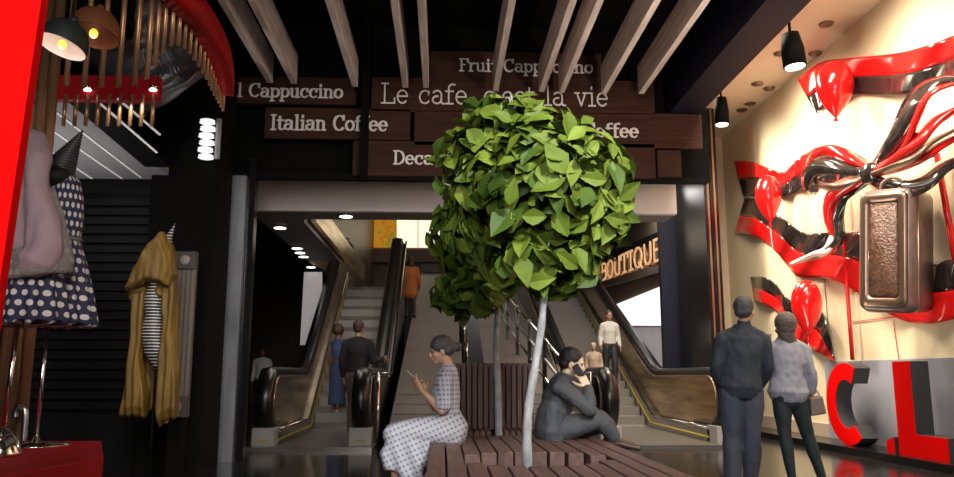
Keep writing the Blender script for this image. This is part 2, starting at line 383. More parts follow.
# upper far wall: lightboxes with painting
YW = 29.8
def q(px, py): return at(px, py, Y=YW)
def wallpoly(pts, m, nm, parent, t=.08): return MB().prism([q(*p) for p in pts], (0, -t, 0)).build(nm, m, parent)
lb = T('lightbox_wall', 'bright cream light panels on the far upper wall around the painting', 'light panel', q(400, 249))
wallpoly([(341, 218), (367, 218), (367, 247), (352, 247)], MT['lightbox'], 'light_panel', lb)
wallpoly([(397, 218), (417.5, 218), (417.5, 248), (397, 248)], MT['lightbox'], 'light_panel', lb)
wallpoly([(418.5, 218), (434.5, 218), (434.5, 248), (418.5, 248)], MT['lightbox'], 'light_panel', lb)
wallpoly([(438, 218), (520, 218), (520, 248), (438, 248)], MT['lightbox'], 'light_panel', lb)
wallpoly([(341, 248.3), (520, 248.8), (520, 250.6), (345, 250)], MT['bagmetal'], 'bottom_frame', lb, .2)
wallpoly([(435, 218), (437.5, 218), (437.5, 258), (435, 258)], MT['gloss_black'], 'mullion', lb, .2)
pt = wallpoly([(367, 218), (397, 218), (397, 248), (367, 248)], MT['painting'], 'wall_painting', None, .15)
tag(pt, 'orange and green abstract painting between the cream light panels', 'painting')
wb = MB().prism([q(347, 250.5), q(520, 250.5), q(520, 263), (q(347, 263))], (0, -.3, 0)).build('trim_upper_band', MT['beige']); wb['kind'] = 'structure'
# lit window beyond the low ceiling at left
gl = MB().prism([at(304, 272, Y=17), at(322, 272, Y=17), at(322, 345, Y=17), at(300, 345, Y=17)], (0, .05, 0)).build('window_1', MT['pale_glass']); gl['kind'] = 'structure'
# storefront at right, beyond the escalator
gw = MB()
pl = [at(663, 286, X=5.06), at(598, 312, X=5.06), at(590, 326, X=5.06), at(663, 326, X=5.06)]
gw.prism(pl, (-.03, 0, 0)); w2 = gw.build('window_2', MT['white_glow']); w2['kind'] = 'structure'
pl = [at(664, 327, X=5.06), at(560, 327, X=5.06), at(560, 372, X=5.06), at(664, 420, X=5.06)]
w3 = MB().prism(pl, (-.03, 0, 0)).build('window_3', MT['pale_glass']); w3['kind'] = 'structure'
S('trim_window_bar', MB().prism([at(664, 325.5, X=5.02), at(560, 325.5, X=5.02), at(560, 327.5, X=5.02), at(664, 327.5, X=5.02)], (-.03, 0, 0)), MT['grey_box'])
# ================================================================ lettering (own stroke alphabet)
def arc(cx, cy, rx, ry, a0, a1, n=14): return [(cx+rx*math.cos(math.radians(a0+(a1-a0)*i/n)), cy+ry*math.sin(math.radians(a0+(a1-a0)*i/n))) for i in range(n+1)]
X_ = .66
G = {
 'L': (.66, [[(.16,0),(.16,1)], [(.02,1),(.32,1)], [(.02,0),(.60,0),(.60,.25)]]),
 'e': (.60, [[(.07,.36),(.51,.36)], arc(.29,.33,.22,.33,5,318)]),
 'c': (.58, [arc(.30,.33,.23,.33,48,318), [(.47,.62),(.47,.46)]]),
 'a': (.62, [[(.46,.46),(.46,.06),(.52,0),(.62,0)], arc(.27,.46,.19,.20,0,150), arc(.26,.19,.19,.19,75,365)]),
 'f': (.44, [[(.17,0),(.17,.80)], arc(.35,.80,.18,.2,180,55), [(.03,.64),(.38,.64)], [(.03,0),(.36,0)]]),
 ',': (.28, [[(.14,.06),(.06,-.16)]]), "'": (.24, [[(.12,1),(.09,.72)]]), ' ': (.40, []),
 's': (.50, [arc(.25,.49,.17,.17,35,270,12)+arc(.25,.17,.18,.17,90,-145,12)[1:]]),
 't': (.44, [[(.17,.88),(.17,.16)], arc(.31,.16,.14,.16,180,320), [(.03,.64),(.38,.64)]]),
 'l': (.36, [[(.18,0),(.18,1),(.05,1)], [(.03,0),(.33,0)]]),
 'v': (.62, [[(.12,.64),(.31,0),(.50,.64)], [(.02,.65),(.22,.65)], [(.40,.65),(.60,.65)]]),
 'i': (.36, [[(.18,0),(.18,.65),(.05,.65)], [(.03,0),(.33,0)], [(.17,.86),(.17,.97)]]),
 'C': (.76, [arc(.40,.5,.32,.5,45,315,20), [(.65,.98),(.65,.72)]]),
 'p': (.64, [[(.03,.65),(.14,.65),(.14,-.30)], [(.02,-.30),(.28,-.30)], arc(.34,.33,.22,.32,150,-150,18)]),
 'u': (.68, [[(.02,.65),(.14,.65),(.14,.20)], arc(.31,.20,.17,.20,180,330), [(.38,.65),(.50,.65),(.50,0),(.64,0)]]),
 'n': (.68, [[(.02,.65),(.14,.65),(.14,0)], [(.02,0),(.27,0)], arc(.32,.44,.18,.21,160,0), [(.50,.44),(.50,0)], [(.40,0),(.64,0)]]),
 'o': (.60, [arc(.30,.33,.23,.33,0,360,22)]),
 'I': (.42, [[(.20,0),(.20,1)], [(.05,1),(.36,1)], [(.05,0),(.36,0)]]),
 'D': (.78, [[(.17,0),(.17,1)], [(.03,1),(.34,1)], [(.03,0),(.34,0)], arc(.34,.5,.34,.5,90,-90,18)]),
 'F': (.66, [[(.17,0),(.17,1)], [(.03,1),(.60,1),(.60,.76)], [(.17,.52),(.42,.52)], [(.03,0),(.34,0)]]),
 'r': (.48, [[(.02,.65),(.14,.65),(.14,0)], [(.02,0),(.30,0)], arc(.34,.44,.18,.21,170,50)]),
 'T': (.74, [[(.36,0),(.36,1)], [(.04,.76),(.04,1),(.68,1),(.68,.76)], [(.22,0),(.50,0)]]),
 'd': (.66, [[(.36,1),(.50,1),(.50,0),(.62,0)], arc(.29,.33,.22,.33,30,330,18)]),
 'A': (.70, [[(.06,0),(.34,1),(.62,0)], [(.16,.34),(.52,.34)]]), 'B': (.62, [[(.12,0),(.12,1),(.32,1)], arc(.32,.76,.2,.24,90,-90), [(.12,.52),(.32,.52)], arc(.32,.26,.24,.26,90,-90), [(.12,0),(.32,0)]]),
 'O': (.80, [arc(.40,.5,.30,.5,0,360,22)]), 'U': (.70, [[(.12,1),(.12,.28)], arc(.35,.28,.23,.28,180,360), [(.58,.28),(.58,1)]]),
 'Q': (.80, [arc(.40,.5,.30,.5,0,360,22), [(.46,.22),(.70,-.08)]]), 'E': (.58, [[(.52,1),(.12,1),(.12,0),(.52,0)], [(.12,.52),(.44,.52)]]),
}
def write(parent, m, text, org, ux, uy, nrm, h, width, w=.09, depth=.012, vw=1.):
    """text as solid strokes; org left end of the baseline, spread over width"""
    tot = sum(G[c][0] for c in text); sx = width/tot; x = 0
    org, ux, uy, nrm = V(org), V(ux), V(uy), V(nrm)
    for c in text:
        adv, strokes = G[c]; mb = MB(); k_ = 0
        for st in strokes:
            for (x0, y0), (x1, y1) in zip(st, st[1:]):
                A = V(((x+x0)*sx, y0*h)); B = V(((x+x1)*sx, y1*h)); d = B-A
                if d.length < 1e-6: continue
                d.normalize(); ww = w*(vw if abs(d.y) > .75 else 1.); e = d*ww*h*.35; nn = V((-d.y, d.x))*ww*h/2
                qd = [A-e-nn, B+e-nn, B+e+nn, A-e+nn]
                k_ += 1; mb.prism([org+ux*p.x+uy*p.y for p in qd], nrm*(depth+.0004*k_))
        x += adv
        if k_: mb.build('letter', m, parent)
# ---------------------------------------------------------------- sign boards
YB = 9.6
def board(px0, py0, px1, py1, label, text=None, tx0=0, tx1=0, base=0, cap=0, w=.09, vw=1., Y=YB, m='board'):
    a = at(px0, py1, Y=Y); b = at(px1, py1, Y=Y); t = at((px0+px1)/2, py0, Y=Y).z; z = at((px0+px1)/2, py1, Y=Y).z
    o = T('sign_board', label, 'sign', ((a.x+b.x)/2, Y, z), 'coffee boards over the escalators')
    MB().box((a.x, Y, z), (b.x, Y+.06, t)).build('plank', MT[m], o, bevel=.006)
    if text:
        p = at(tx0, base, Y=Y); r = at(tx1, base, Y=Y); hh = at(tx0, base-cap, Y=Y).z-p.z
        write(o, MT['letter'], text, (p.x, Y-.001, p.z), (1,0,0), (0,0,1), (0,-1,0), hh, r.x-p.x, w, .008, vw)
board(236, 77, 356, 104, 'brown board reading Cappuccino, at the upper left end of the boards', 'l Cappuccino', 237, 343, 96.5, 13, .10, 1.7)
board(264, 108, 410, 139, 'brown board reading Italian Coffee, at the left below Cappuccino', 'Italian Coffee', 270, 388, 129.5, 14.5, .10, 1.7)
board(371, 79, 655, 113, 'long brown board reading Le cafe, c\'est la vie', "Le cafe, c'est la vie", 381, 609, 103, 19.5, .075, 1.)
board(430, 52, 602, 80, 'dark board reading Fruit Cappuccino, highest of the boards, behind the slats', 'Fruit Cappuccino', 459, 593, 71, 12, .10, 1.6)
board(414, 112, 703, 147, 'long board reading Coffee at its right end, reaching the navy beam', 'Traditional Coffee', 480, 639, 135.5, 13.5, .10, 1.8)
board(352, 142, 656, 177, 'brown board reading Decaf, lowest of the boards, half behind the tree', 'Decaf Coffee', 393, 500, 164, 13, .10, 1.7)
board(658, 150, 682, 177, 'short blank board at the right end of the lowest row')
board(412, 112.0, 413.6, 140, 'narrow dark batten between two boards left of the treetop', m='gloss_black') if False else None
pb = MB(); a = at(362, 60, Y=9.5).x; b = at(370, 60, Y=9.5).x; pb.box((a, 9.48, 3.3), (b, 9.56, 5.45)); S('trim_hanging_post', pb, MT['ceil'])
pb = MB(); pb.box((-2.6, 9.62, 3.34), (3.3, 9.7, 3.42)); S('trim_sign_rail', pb, MT['black'])
# ---------------------------------------------------------------- ceiling slats
sl = [(270, 83), (294, 84), (355, 87), (405.5, 88), (426, 88), (495.5, 91), (541.5, 92), (561.5, 93), (604, 94), (641, 94)]
wh = ['at the far left', 'second from the left', 'third from the left', 'fourth from the left, seen almost edge on', 'fifth from the left, seen as a thin line', 'sixth from the left', 'seventh from the left', 'eighth from the left, close to its neighbour', 'second from the right', 'at the far right by the navy beam']
for (px, py), w_ in zip(sl, wh):
    p = at(px, py, Y=9.3); hgt = .36
    o = MB().box((p.x-.035, 3.0, p.z), (p.x+.035, 9.3, p.z+hgt)).build('ceiling_slat', MT['slat'], bevel=.004)
    tag(o, 'long grey wooden ceiling slat, '+w_, 'ceiling slat', 'grey slats under the black ceiling')
    for y in (4., 7.5): MB().tube([(p.x, y, p.z+hgt), (p.x, y, 5.45)], .008, 6).build('hanger', MT['black'], o)
# ================================================================ ESCALATORS
def profile(Y0, Yb, slope, Ytop, zt=1.02, r=.39):
    pts = [(Y0+1.2, zt-2*r)]
    for i in range(13):
        a = -math.pi/2-math.pi*i/12; pts.append((Y0+r+r*math.cos(a), zt-r+r*math.sin(a)))
    pts += [(Yb-.25, zt), (Yb, zt+.25*slope*.3), (Yb+.3, zt+.3*slope), (Ytop, zt+(Ytop-Yb)*slope), (Ytop+.4, zt+(Ytop-Yb)*slope+.06), (Ytop+1.2, zt+(Ytop-Yb)*slope+.06)]
    return pts
def escalator(name, label, XL, XR, Y0, Yb, slope, Ytop, outer_l, outer_r, Y0r=None):
    e = T(name, label, 'escalator', ((XL+XR)/2, Y0, 0))
    base = V(((XL+XR)/2, 0, 0))
    MB().box((XL-.2, Y0-.35, 0), (XR+.2, Yb+.05, .035)).box((XL-.2, Y0-.38, 0), (XR+.2, Y0-.35, .05)).build('floor_plate', MT['plate'], e)
    n = int((Ytop-Yb)/.4)
    for i in range(n):
        y = Yb+i*.4; z = i*.4*slope+.05
        o = MB().box((XL+.16, y, max(0.036, z-.4*slope-.25)), (XR-.16, y+.42, z))
        for k_ in range(2): pass
        o.build('step', MT['step'], e)
    for X, side in ((XL, -1), (XR, 1)):
        pr = profile(Y0, Yb, slope, Ytop); inn = -side
        b_ = T('x', '', '', (X, Y0, 0)); del b_['label']; del b_['category']; b_.name = 'balustrade'; b_.parent = e; b_.location = V((X, Y0, 0))-e.location
        # glazed panel inside the handrail
        low = [(Ytop+1.2, (Ytop-Yb)*slope+.22), (Ytop, (Ytop-Yb)*slope+.22), (Yb, .22), (Y0+1.2, .22)]
        pn = MB().prism([(X-.05, y, z) for y, z in pr[1:]+low], (.10, 0, 0), smooth=False); pn.build('panel', MT['gold'] if side*1 == outer_l or True else MT['gold'], b_)
        # handrail band
        hr = MB(); ring = []
        for i, (y, z) in enumerate(pr):
            y0, z0 = pr[max(i-1, 0)]; y1, z1 = pr[min(i+1, len(pr)-1)]
            t = V((0, y1-y0, z1-z0)).normalized(); u = V((1,0,0)).cross(t)  # u points inwards or outwards
            c = V((X, y, z)); ring.append([c+V((dx, 0, 0))+u*du for dx, du in ((-.105,-.05),(-.12,0),(-.105,.055),(0,.075),(.105,.055),(.12,0),(.105,-.05),(0,-.06))])
        hr.rings(ring, True).build('handrail', MT['rubber'], b_)
        # chrome trims either side of the rail
        tr = MB()
        for dx in (-.125, .125):
            tp = []
            for i, (y, z) in enumerate(pr):
                y0, z0 = pr[max(i-1, 0)]; y1, z1 = pr[min(i+1, len(pr)-1)]
                t = V((0, y1-y0, z1-z0)).normalized(); u = V((1,0,0)).cross(t); tp.append(V((X+dx, y, z))-u*.06)
            tr.tube(tp, .016, 6)
        tr.build('rail_trim', MT['bagmetal'], b_)
        # deck and skirt
        dk = [(Y0+.35, .20), (Yb, .22), (Ytop, (Ytop-Yb)*slope+.22), (Ytop+1.2, (Ytop-Yb)*slope+.22)]
        bt = [(Ytop+1.2, (Ytop-Yb)*slope-.3), (Ytop, (Ytop-Yb)*slope-.3), (Yb+.4, .0), (Y0+.35, .0)]
        MB().prism([(X-.15, y, z) for y, z in dk+bt], (.3, 0, 0)).build('skirt', MT['steel'], b_)
        ye = [V((X+inn*.165, y, z-.10)) for y, z in dk[:1]]+[V((X+inn*.165, y, z-.10)) for y, z in dk[1:]]
        MB().tube(ye, .012, 6).build('safety_edge', MT['yellow'], b_)
        MB().tube([V((X+inn*.13, y, z+.02)) for y, z in dk], .022, 6).build('deck_trim', MT['chrome'], b_)
        nb = MB().box((X-.15, Y0+.02, 0.03), (X+.15, Y0+.45, .27)).build('newel_base', MT['grey_box'], b_, bevel=.01)
        MB().box((X-.07, Y0+.008, .09), (X+.07, Y0+.019, .115)).build('warning_label', MT['yellow'], b_)
    return e
EL = escalator('escalator', 'left escalator with bronze sides, a couple standing at its foot', -2.42, -1.12, 11.15, 14.2, .655, 19.0, 1, 1)
ER = escalator('escalator', 'right escalator with bronze sides, behind the man on his phone', 2.34, 3.98, 11.3, 14.9, .405, 24.0, 1, 1)
# dark truss cladding on the side facing the ramp
for X, sgn, Yb, slope, Ytop, par, Y0 in ((-1.12, 1, 14.2, .655, 19.0, EL, 11.5), (2.34, -1, 14.9, .405, 24.0, ER, 11.6)):
    xo = X+sgn*.155
    poly = [(xo, Y0, 0), (xo, Y0, .95), (xo, Yb, .95), (xo, Ytop, .95+(Ytop-Yb)*slope), (xo, Ytop, 0)]
    MB().prism(poly, (sgn*.05, 0, 0)).build('side_cladding', MT['gloss_black'], par)
    MB().tube([(xo+sgn*.06, Y0-.02, .0), (xo+sgn*.06, Y0-.02, 1.), (xo+sgn*.06, Yb, 1.0), (xo+sgn*.06, Ytop, 1.0+(Ytop-Yb)*slope)], .022, 8).build('edge_trim', MT['chrome'], par)
# truss boxes under the steps
MB().prism([(-2.3, 14.4, .02), (-2.3, 19., 3.05), (-2.3, 20.2, 3.05), (-2.3, 20.2, 0)], (1.15, 0, 0)).build('truss', MT['step'], EL)
MB().prism([(2.48, 15.2, .02), (2.48, 24., 3.5), (2.48, 24.4, 3.5), (2.48, 24.4, 0)], (1.35, 0, 0)).build('truss', MT['step'], ER)
# centre rails on the ramp
def rail(name, label, pts, n=4):
    a, b = V(pts[0]), V(pts[1]); o = T(name, label, 'railing', a)
    for k_ in range(n):
        p = a.lerp(b, k_/(n-1)); MB().box((p.x-.035, p.y-.03, p.z), (p.x+.035, p.y+.03, p.z+1.)).build('post', MT['gloss_black'], o)
    for h in (.95, .62, .30):
        MB().tube([a+V((0,0,h)), b+V((0,0,h))], .025, 8).build('bar', MT['chrome'] if h != .62 else MT['steel'], o)
def onramp(x, y): return (x, y, (y-11.1)*RS)
rail('ramp_railing', 'steel railing with black posts on the ramp, right of the rear tree trunk', [onramp(1.78, 12.0), onramp(1.30, 19.)], 6)
pnl = T('ramp_divider', 'dark slanting divider panel on the ramp behind the seated woman\'s head', 'divider', onramp(.25, 13))
MB().prism([at(465, 290, Y=13.4), at(474, 290, Y=13.4), at(487, 385, Y=13.4), at(463, 385, Y=13.4)], (0, .12, 0)).build('panel', MT['gloss_black'], pnl)
for a, b, c in ((456.5, 285, 322), (461.5, 310, 345), (464, 330, 372)):
    MB().tube([at(a, b, Y=13.2), at(a+.6, c, Y=13.2)], .045, 8).build('post', MT['gloss_black'], pnl)
    MB().tube([at(a+3, b+12, Y=13.15), at(a+3.4, c-2, Y=13.15)], .014, 6).build('chrome_edge', MT['chrome'], pnl)
# ---------------------------------------------------------------- shop sign on the right
sg = T('shop_sign', 'long dark sign band reading LA BOUTIQUE in glowing copper letters', 'sign', at(660, 262, X=5.0))
MB().prism([at(664, 229, X=5.0), at(584, 264, X=5.0), at(584, 291, X=5.0), at(664, 268, X=5.0)], (.06, 0, 0)).build('sign_band', MT['gloss_black'], sg)
MB().prism([at(664, 262.5, X=4.9), at(584, 287, X=4.9), at(584, 293, X=4.9), at(664, 270, X=4.9)], (.1, 0, 0)).build('lower_ledge', MT['browncl'], sg)
tA = at(589, 285, X=4.95); tB = at(662, 259, X=4.95); hh = at(662, 235, X=4.95).z-tB.z
write(sg, MT['signletter'], 'LA BOUTIQUE', tA, (V((0, tB.y-tA.y, tB.z-tA.z))).normalized(), (0,0,1), (-1,0,0), hh*.92, (tB-tA).length, .11, .03)
# ---------------------------------------------------------------- recessed downlights
def downlight(px, py, Z, label, grp, r=.09, m='down'):
    p = at(px, py, Z=Z); o = T('downlight', label, 'downlight', (p.x, p.y, Z), grp)
    MB().lathe((p.x, p.y, Z-.015), [(r*1.25, 0), (r*1.25, .014)], 20).build('ring', MT['chrome'], o)
    MB().lathe((p.x, p.y, Z-.024), [(r, 0), (r, .012)], 20).build('lens', MT[m], o)
for px, py, l in ((346, 215.5, 'in the strip just under the header'), (280, 227, 'nearest one in the low left ceiling'), (297, 247.6, 'second in the low left ceiling'), (300, 252, 'third in the low left ceiling'), (303.5, 256, 'fourth in the low left ceiling'), (311, 266.5, 'farthest in the low left ceiling')):
    downlight(px, py, 3.23, 'round glowing downlight, '+l, 'downlights over the left escalator')
for px, py, l in ((637, 228, 'right of the treetop, above the copper sign'), (593, 251, 'at the treetop\'s right edge, left end of the sign')):
    downlight(px, py, 5.2, 'round glowing downlight '+l, 'downlights over the right escalator', .14)
# header piece right (pale) as seen beside the tree
S('trim_header_right', MB().prism([at(566, 186, Y=11.6), at(662, 186, Y=11.6), at(662, 209, Y=11.6), at(566, 211, Y=11.6)], (0, .1, 0)), MT['header'])
S('wall_fascia_right', MB().box((3.3, 15.45, 5.2), (5.1, 15.55, 8)), MT['ceil'])
# ================================================================ BENCH and TREES
bench = T('slatted_bench', 'dark brown slatted wooden bench deck with oval planter opening and upright back', 'bench', (.6, 6, 0))
ZB = .45
def hole(x, y): return ((x-.58)/.46)**2+((y-5.25)/.44)**2 < 1
x = -.09; w_ = .118; i = 0
HC = (.58, 5.25)
while x < 1.30:
    x1 = min(x+w_-.012, 1.34); xm = (x+x1)/2
    y0, y1 = 3.7, 7.25
    if abs(xm-HC[0]) < .47:
        dy = .44*math.sqrt(max(0, 1-((xm-HC[0])/.47)**2))
        for s0, s1 in ((y0, HC[1]-dy), (HC[1]+dy, y1)): MB().box((x, s0, ZB-.11), (x1, s1, ZB+random.uniform(-.002, .002))).build('slat', MT['wood'], bench, bevel=.006)
    else: MB().box((x, y0, ZB-.11), (x1, y1, ZB+random.uniform(-.002, .002))).build('slat', MT['wood'], bench, bevel=.006)
    x += w_
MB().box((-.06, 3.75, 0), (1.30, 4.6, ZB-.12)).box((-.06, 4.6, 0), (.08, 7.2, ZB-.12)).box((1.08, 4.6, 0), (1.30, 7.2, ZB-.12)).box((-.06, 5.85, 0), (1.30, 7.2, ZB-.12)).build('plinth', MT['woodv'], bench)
# rear seat and upright back
x = at(450, 425, Y=7.9).x; xe = at(539, 425, Y=7.9).x; n = 15; w_ = (xe-x)/n
zt = at(495, 363, Y=8.35).z
for i in range(n):
    if not (abs(i-7.) < .6): MB().box((x+i*w_, 7.75, ZB-.10), (x+(i+1)*w_-.012, 8.28, ZB)).build('slat', MT['wood'], bench, bevel=.005)
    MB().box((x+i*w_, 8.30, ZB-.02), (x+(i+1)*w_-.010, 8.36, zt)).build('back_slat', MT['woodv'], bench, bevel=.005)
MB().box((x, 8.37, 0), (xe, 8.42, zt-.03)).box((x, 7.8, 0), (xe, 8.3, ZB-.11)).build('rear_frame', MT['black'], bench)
so = MB().box((.08, 4.6, .02), (1.08, 5.85, .26)); so.build('planter_soil', MT['soil'], bench)
# pebbles in the planter (uncountable gravel)
pb = MB()
for i in range(260):
    a = random.uniform(0, 6.28); r = math.sqrt(random.random()); pb.ell((HC[0]+.42*r*math.cos(a), HC[1]+.40*r*math.sin(a), .27+random.uniform(0,.02)), (random.uniform(.012,.028), random.uniform(.012,.028), .012), n=6, k=4, m=MT['blue'] if random.random() < .5 else MT['pebble'])
tag(pb.build('planter_pebbles', None), 'small blue and grey pebbles in the oval opening of the bench', 'pebbles', kind='stuff')
def leafmesh(mb, base, d, up, L, W, m, curl):
    d = d.normalized(); s_ = d.cross(up)
    if s_.length < .05: s_ = d.cross(V((1,.3,.1)))
    s_.normalize(); n_ = s_.cross(d)
    prof = [(0, .0), (.18, .62), (.42, 1.), (.70, .62), (1., .0)]
    vs = []
    for t, w in prof:
        c = base+d*L*t - n_*curl*L*t*t
        if w == 0: vs.append([c])
        else: vs.append([c-s_*W*w/2+n_*W*.16*w, c, c+s_*W*w/2+n_*W*.16*w])
    v = [vs[0][0]]+vs[1]+vs[2]+vs[3]+[vs[4][0]]
    f = [(0,2,1),(0,3,2),(1,2,5,4),(2,3,6,5),(4,5,8,7),(5,6,9,8),(7,8,10),(8,9,10)]
    mb.add(v, f, False, m)
def tree(label, trunkpts, r0, r1, blobs, nleaf, L, seed, limit=None):
    random.seed(seed); tp = cr(trunkpts, 6); root = T('potted_tree', label, 'tree', trunkpts[0])
    N = len(tp); MB().loft(tp, [r0+(r1-r0)*i/(N-1)+.002*math.sin(i*1.7) for i in range(N)], n=12, round=False).build('trunk', MT['bark'], root)
    top = tp[-1]; br = MB(); lf = MB()
    allv = sum(b[1].x*b[1].y*b[1].z for b in blobs)**(2/3)
    for c, R, share in blobs:
        for k_ in range(int(30*share)+3):
            dv = V((random.gauss(0,1), random.gauss(0,1), random.gauss(0,1))).normalized()
            e = c+V((dv.x*R.x, dv.y*R.y, dv.z*R.z))*.82; mid = top.lerp(e, .5)+V((random.uniform(-.04,.04), 0, -.05))
            br.loft(cr([top-V((0,0,.15*random.random())), mid, e], 4), [.013-.001*q_ for q_ in range(9)], n=5, round=False)
        for k_ in range(int(nleaf*share)):
            dv = V((random.gauss(0,1), random.gauss(0,1), random.gauss(0,1))).normalized()
            sh = random.choice((1.08, 1., 1., .93, .84, .72, .55)); p = c+V((dv.x*R.x, dv.y*R.y, dv.z*R.z))*sh*random.uniform(.88, 1.0)
            nrm = (dv+V((random.gauss(0,.35), random.gauss(0,.35), random.gauss(0,.35)+.25))).normalized()
            d = V((random.gauss(0,1), random.gauss(0,1), random.gauss(0,1)-.35)); d = d-nrm*d.dot(nrm)*.8; d.normalize()
            l = L*random.uniform(.65, 1.2)
            leafmesh(lf, p-d*l*.4, d, nrm.cross(d).cross(d)*-1 if False else nrm, l, l*random.uniform(.48, .68), random.choice((MT['leaf1'], MT['leaf1'], MT['leaf2'], MT['leaf3'])), random.uniform(.0, .35))
    br.build('branches', MT['bark'], root); lf.build('foliage', None, root)
Y1 = 5.2
t1 = [at(529, 466, Y=Y1), at(527, 440, Y=Y1), at(529, 405, Y=Y1), at(536, 360, Y=Y1), at(542, 320, Y=Y1), at(545, 265, Y=Y1), at(540, 215, Y=Y1)]
t1[0] = V((t1[0].x, t1[0].y, .25))
c1 = at(541, 193, Y=Y1+.05)
tree('nearer round-topped tree with broad green leaves growing out of the bench\'s oval opening', t1, .032, .021,
     [(c1, V((.60, .58, .57)), .72), (at(590, 205, Y=Y1), V((.27, .35, .40)), .14), (at(520, 135, Y=Y1), V((.34, .35, .24)), .09), (at(545, 265, Y=Y1), V((.42, .35, .22)), .09), (at(474, 168, Y=Y1+.05), V((.27, .32, .30)), .10), (at(505, 120, Y=Y1), V((.26, .3, .20)), .05)], 1300, .205, 3)
Y2 = 7.75
t2 = [at(499, 436, Y=7.55), at(498, 390, Y=7.6), at(496, 350, Y=7.65), at(498, 305, Y=Y2), at(496, 270, Y=Y2)]
t2[0] = V((t2[0].x, t2[0].y, .02))
tree('farther tree with lower green crown, its straight white trunk standing by the bench back', t2, .036, .027,
     [(at(482, 235, Y=Y2), V((.50, .45, .52)), .62), (at(470, 290, Y=Y2), V((.36, .4, .26)), .38)], 640, .24, 11)
# ================================================================ RIGHT DISPLAY
XW = 5.6
def strip(up, lo, X, flip=False, wave=.05, thick=.02, c0=MT['ribred'], c1=MT['ribblack'], split=.52, name='ribbon', label='', n=8, seed=0, bulge=.0):
    """a two-coloured ribbon relief standing off the wall"""
    U = cr([(a, b, 0) for a, b in up], n); L = cr([(a, b, 0) for a, b in lo], n); K = min(len(U), len(L))
    o = T(name, label, 'ribbon', at(*[(a+b)/2 for a, b in zip(up[0], lo[0])], X=X), 'red and black ribbons on the display wall')
    def surf(s0, s1, m, nm, dx):
        front = []
        for i in range(K):
            row = []
            for j in range(7):
                s_ = s0+(s1-s0)*j/6; p = U[i].lerp(L[i], s_)
                w = wave*math.sin(i*.42+seed+s_*1.6)+bulge*math.sin(math.pi*s_)
                row.append(at(p.x, p.y, X=X-w+dx))
            front.append(row)
        loops = [r+[q_+V((thick, 0, 0)) for q_ in r[::-1]] for r in front]
        MB().rings(loops, True).build(nm, m, o)
    a, b = (c1, c0) if flip else (c0, c1)
    surf(0, split, a, 'upper_band', 0); surf(split, 1, b, 'lower_band', .004)
    return o
strip([(797,79),(821,62),(848,58),(894,53.5),(928,45),(954,35),(985,22)], [(816,113),(826,106),(851,95),(888,94.5),(921,91),(954,77),(985,64)], XW-.10, label='uppermost red and black ribbon, crossing the wall behind the highest balloon', seed=1)
strip([(733.6,161),(752,162),(771,169.5),(784,171),(794,162),(810,150),(824,146.5),(845,149),(862,158),(868,166)], [(743,196),(757,192.6),(770,195),(781,197.5),(794,193),(806,186),(822,184),(842,182),(860,178),(868,174)], XW-.10, label='red over black ribbon running left from the bow, behind the middle balloon', seed=2, split=.5)
strip([(744.5,198),(757,199.5),(772,212),(785,220),(799,231),(815,233),(834,232),(860,232),(880,240),(905,255),(930,261),(954,259),(985,252)],
      [(734,233),(750,235),(766,243),(777,253),(788,266),(799,277),(823,278),(845,285),(870,302),(899,319),(925,324),(954,319),(985,312)], XW-.09, flip=True, label='long black over red ribbon sagging across the wall behind the brown case', seed=3, split=.5)
strip([(750,277),(763,277),(775,284),(784,296),(795,303),(810,304),(822,313),(829,335),(834,360)], [(754,300),(766,305),(779,314),(786,326),(793,338),(803,345),(813,350),(823,355),(833,361)], XW-.08, flip=True, label='short black over red ribbon, lowest, beside the standing woman\'s head', seed=4, split=.5)
# bow
bow = T('ribbon_bow', 'glossy red and black bow tied at the middle of the display wall', 'bow', at(868, 172, X=XW-.3))
def band(path, width, X, m, nm, parent, wx=0., thick=.02, n=7, xs=None):
    P = cr([(a, b, 0) for a, b in path], n); K = len(P); loops = []
    for i, p in enumerate(P):
        t = (P[min(i+1, K-1)]-P[max(i-1, 0)]).normalized(); nn = V((-t.y, t.x, 0)); s_ = i/(K-1)
        w = width*(.35+.65*math.sin(math.pi*min(1, .12+s_*.88)))/2 if wx >= 0 else width/2
        bx = X-abs(wx)*math.sin(math.pi*s_)*1.0
        row = []
        for j in range(6):
            k_ = -1+2*j/5; q_ = p+nn*w*k_; row.append(at(q_.x, q_.y, X=bx-.05*math.cos(k_*1.5)+.06*k_*math.sin(s_*7)))
        loops.append(row+[q_+V((thick, 0, 0)) for q_ in row[::-1]])
    return MB().rings(loops, True).build(nm, m, parent)
XB = XW-.28
band([(868,170),(850,158),(830,151),(815,156),(806,168)], 13, XB, MT['ribred'], 'loop', bow, .22)
band([(868,172),(846,168),(826,166),(812,172),(808,186),(816,192)], 17, XB-.05, MT['ribblack'], 'loop', bow, .25)
band([(866,176),(850,180),(834,187),(822,186),(812,180)], 9, XB-.1, MT['bagmetal'], 'loop', bow, .2)
band([(866,178),(846,186),(832,196),(828,215),(832,238)], 13, XB, MT['ribred'], 'tail', bow, .12)
band([(868,180),(852,190),(841,199),(837,218),(838,240),(822,254),(793,262)], 11, XB+.02, MT['ribblack'], 'tail', bow, .12)
band([(832,236),(826,250),(812,256),(790,264)], 8, XB-.02, MT['lampwhite'], 'tail', bow, .05)
band([(872,172),(884,158),(898,136),(910,108),(922,92),(940,82),(962,80)], 19, XB-.04, MT['ribblack'], 'loop', bow, .2)
band([(884,166),(904,148),(916,118),(926,96),(944,86),(964,84)], 7, XB-.1, MT['ribred'], 'loop_edge', bow, .2)
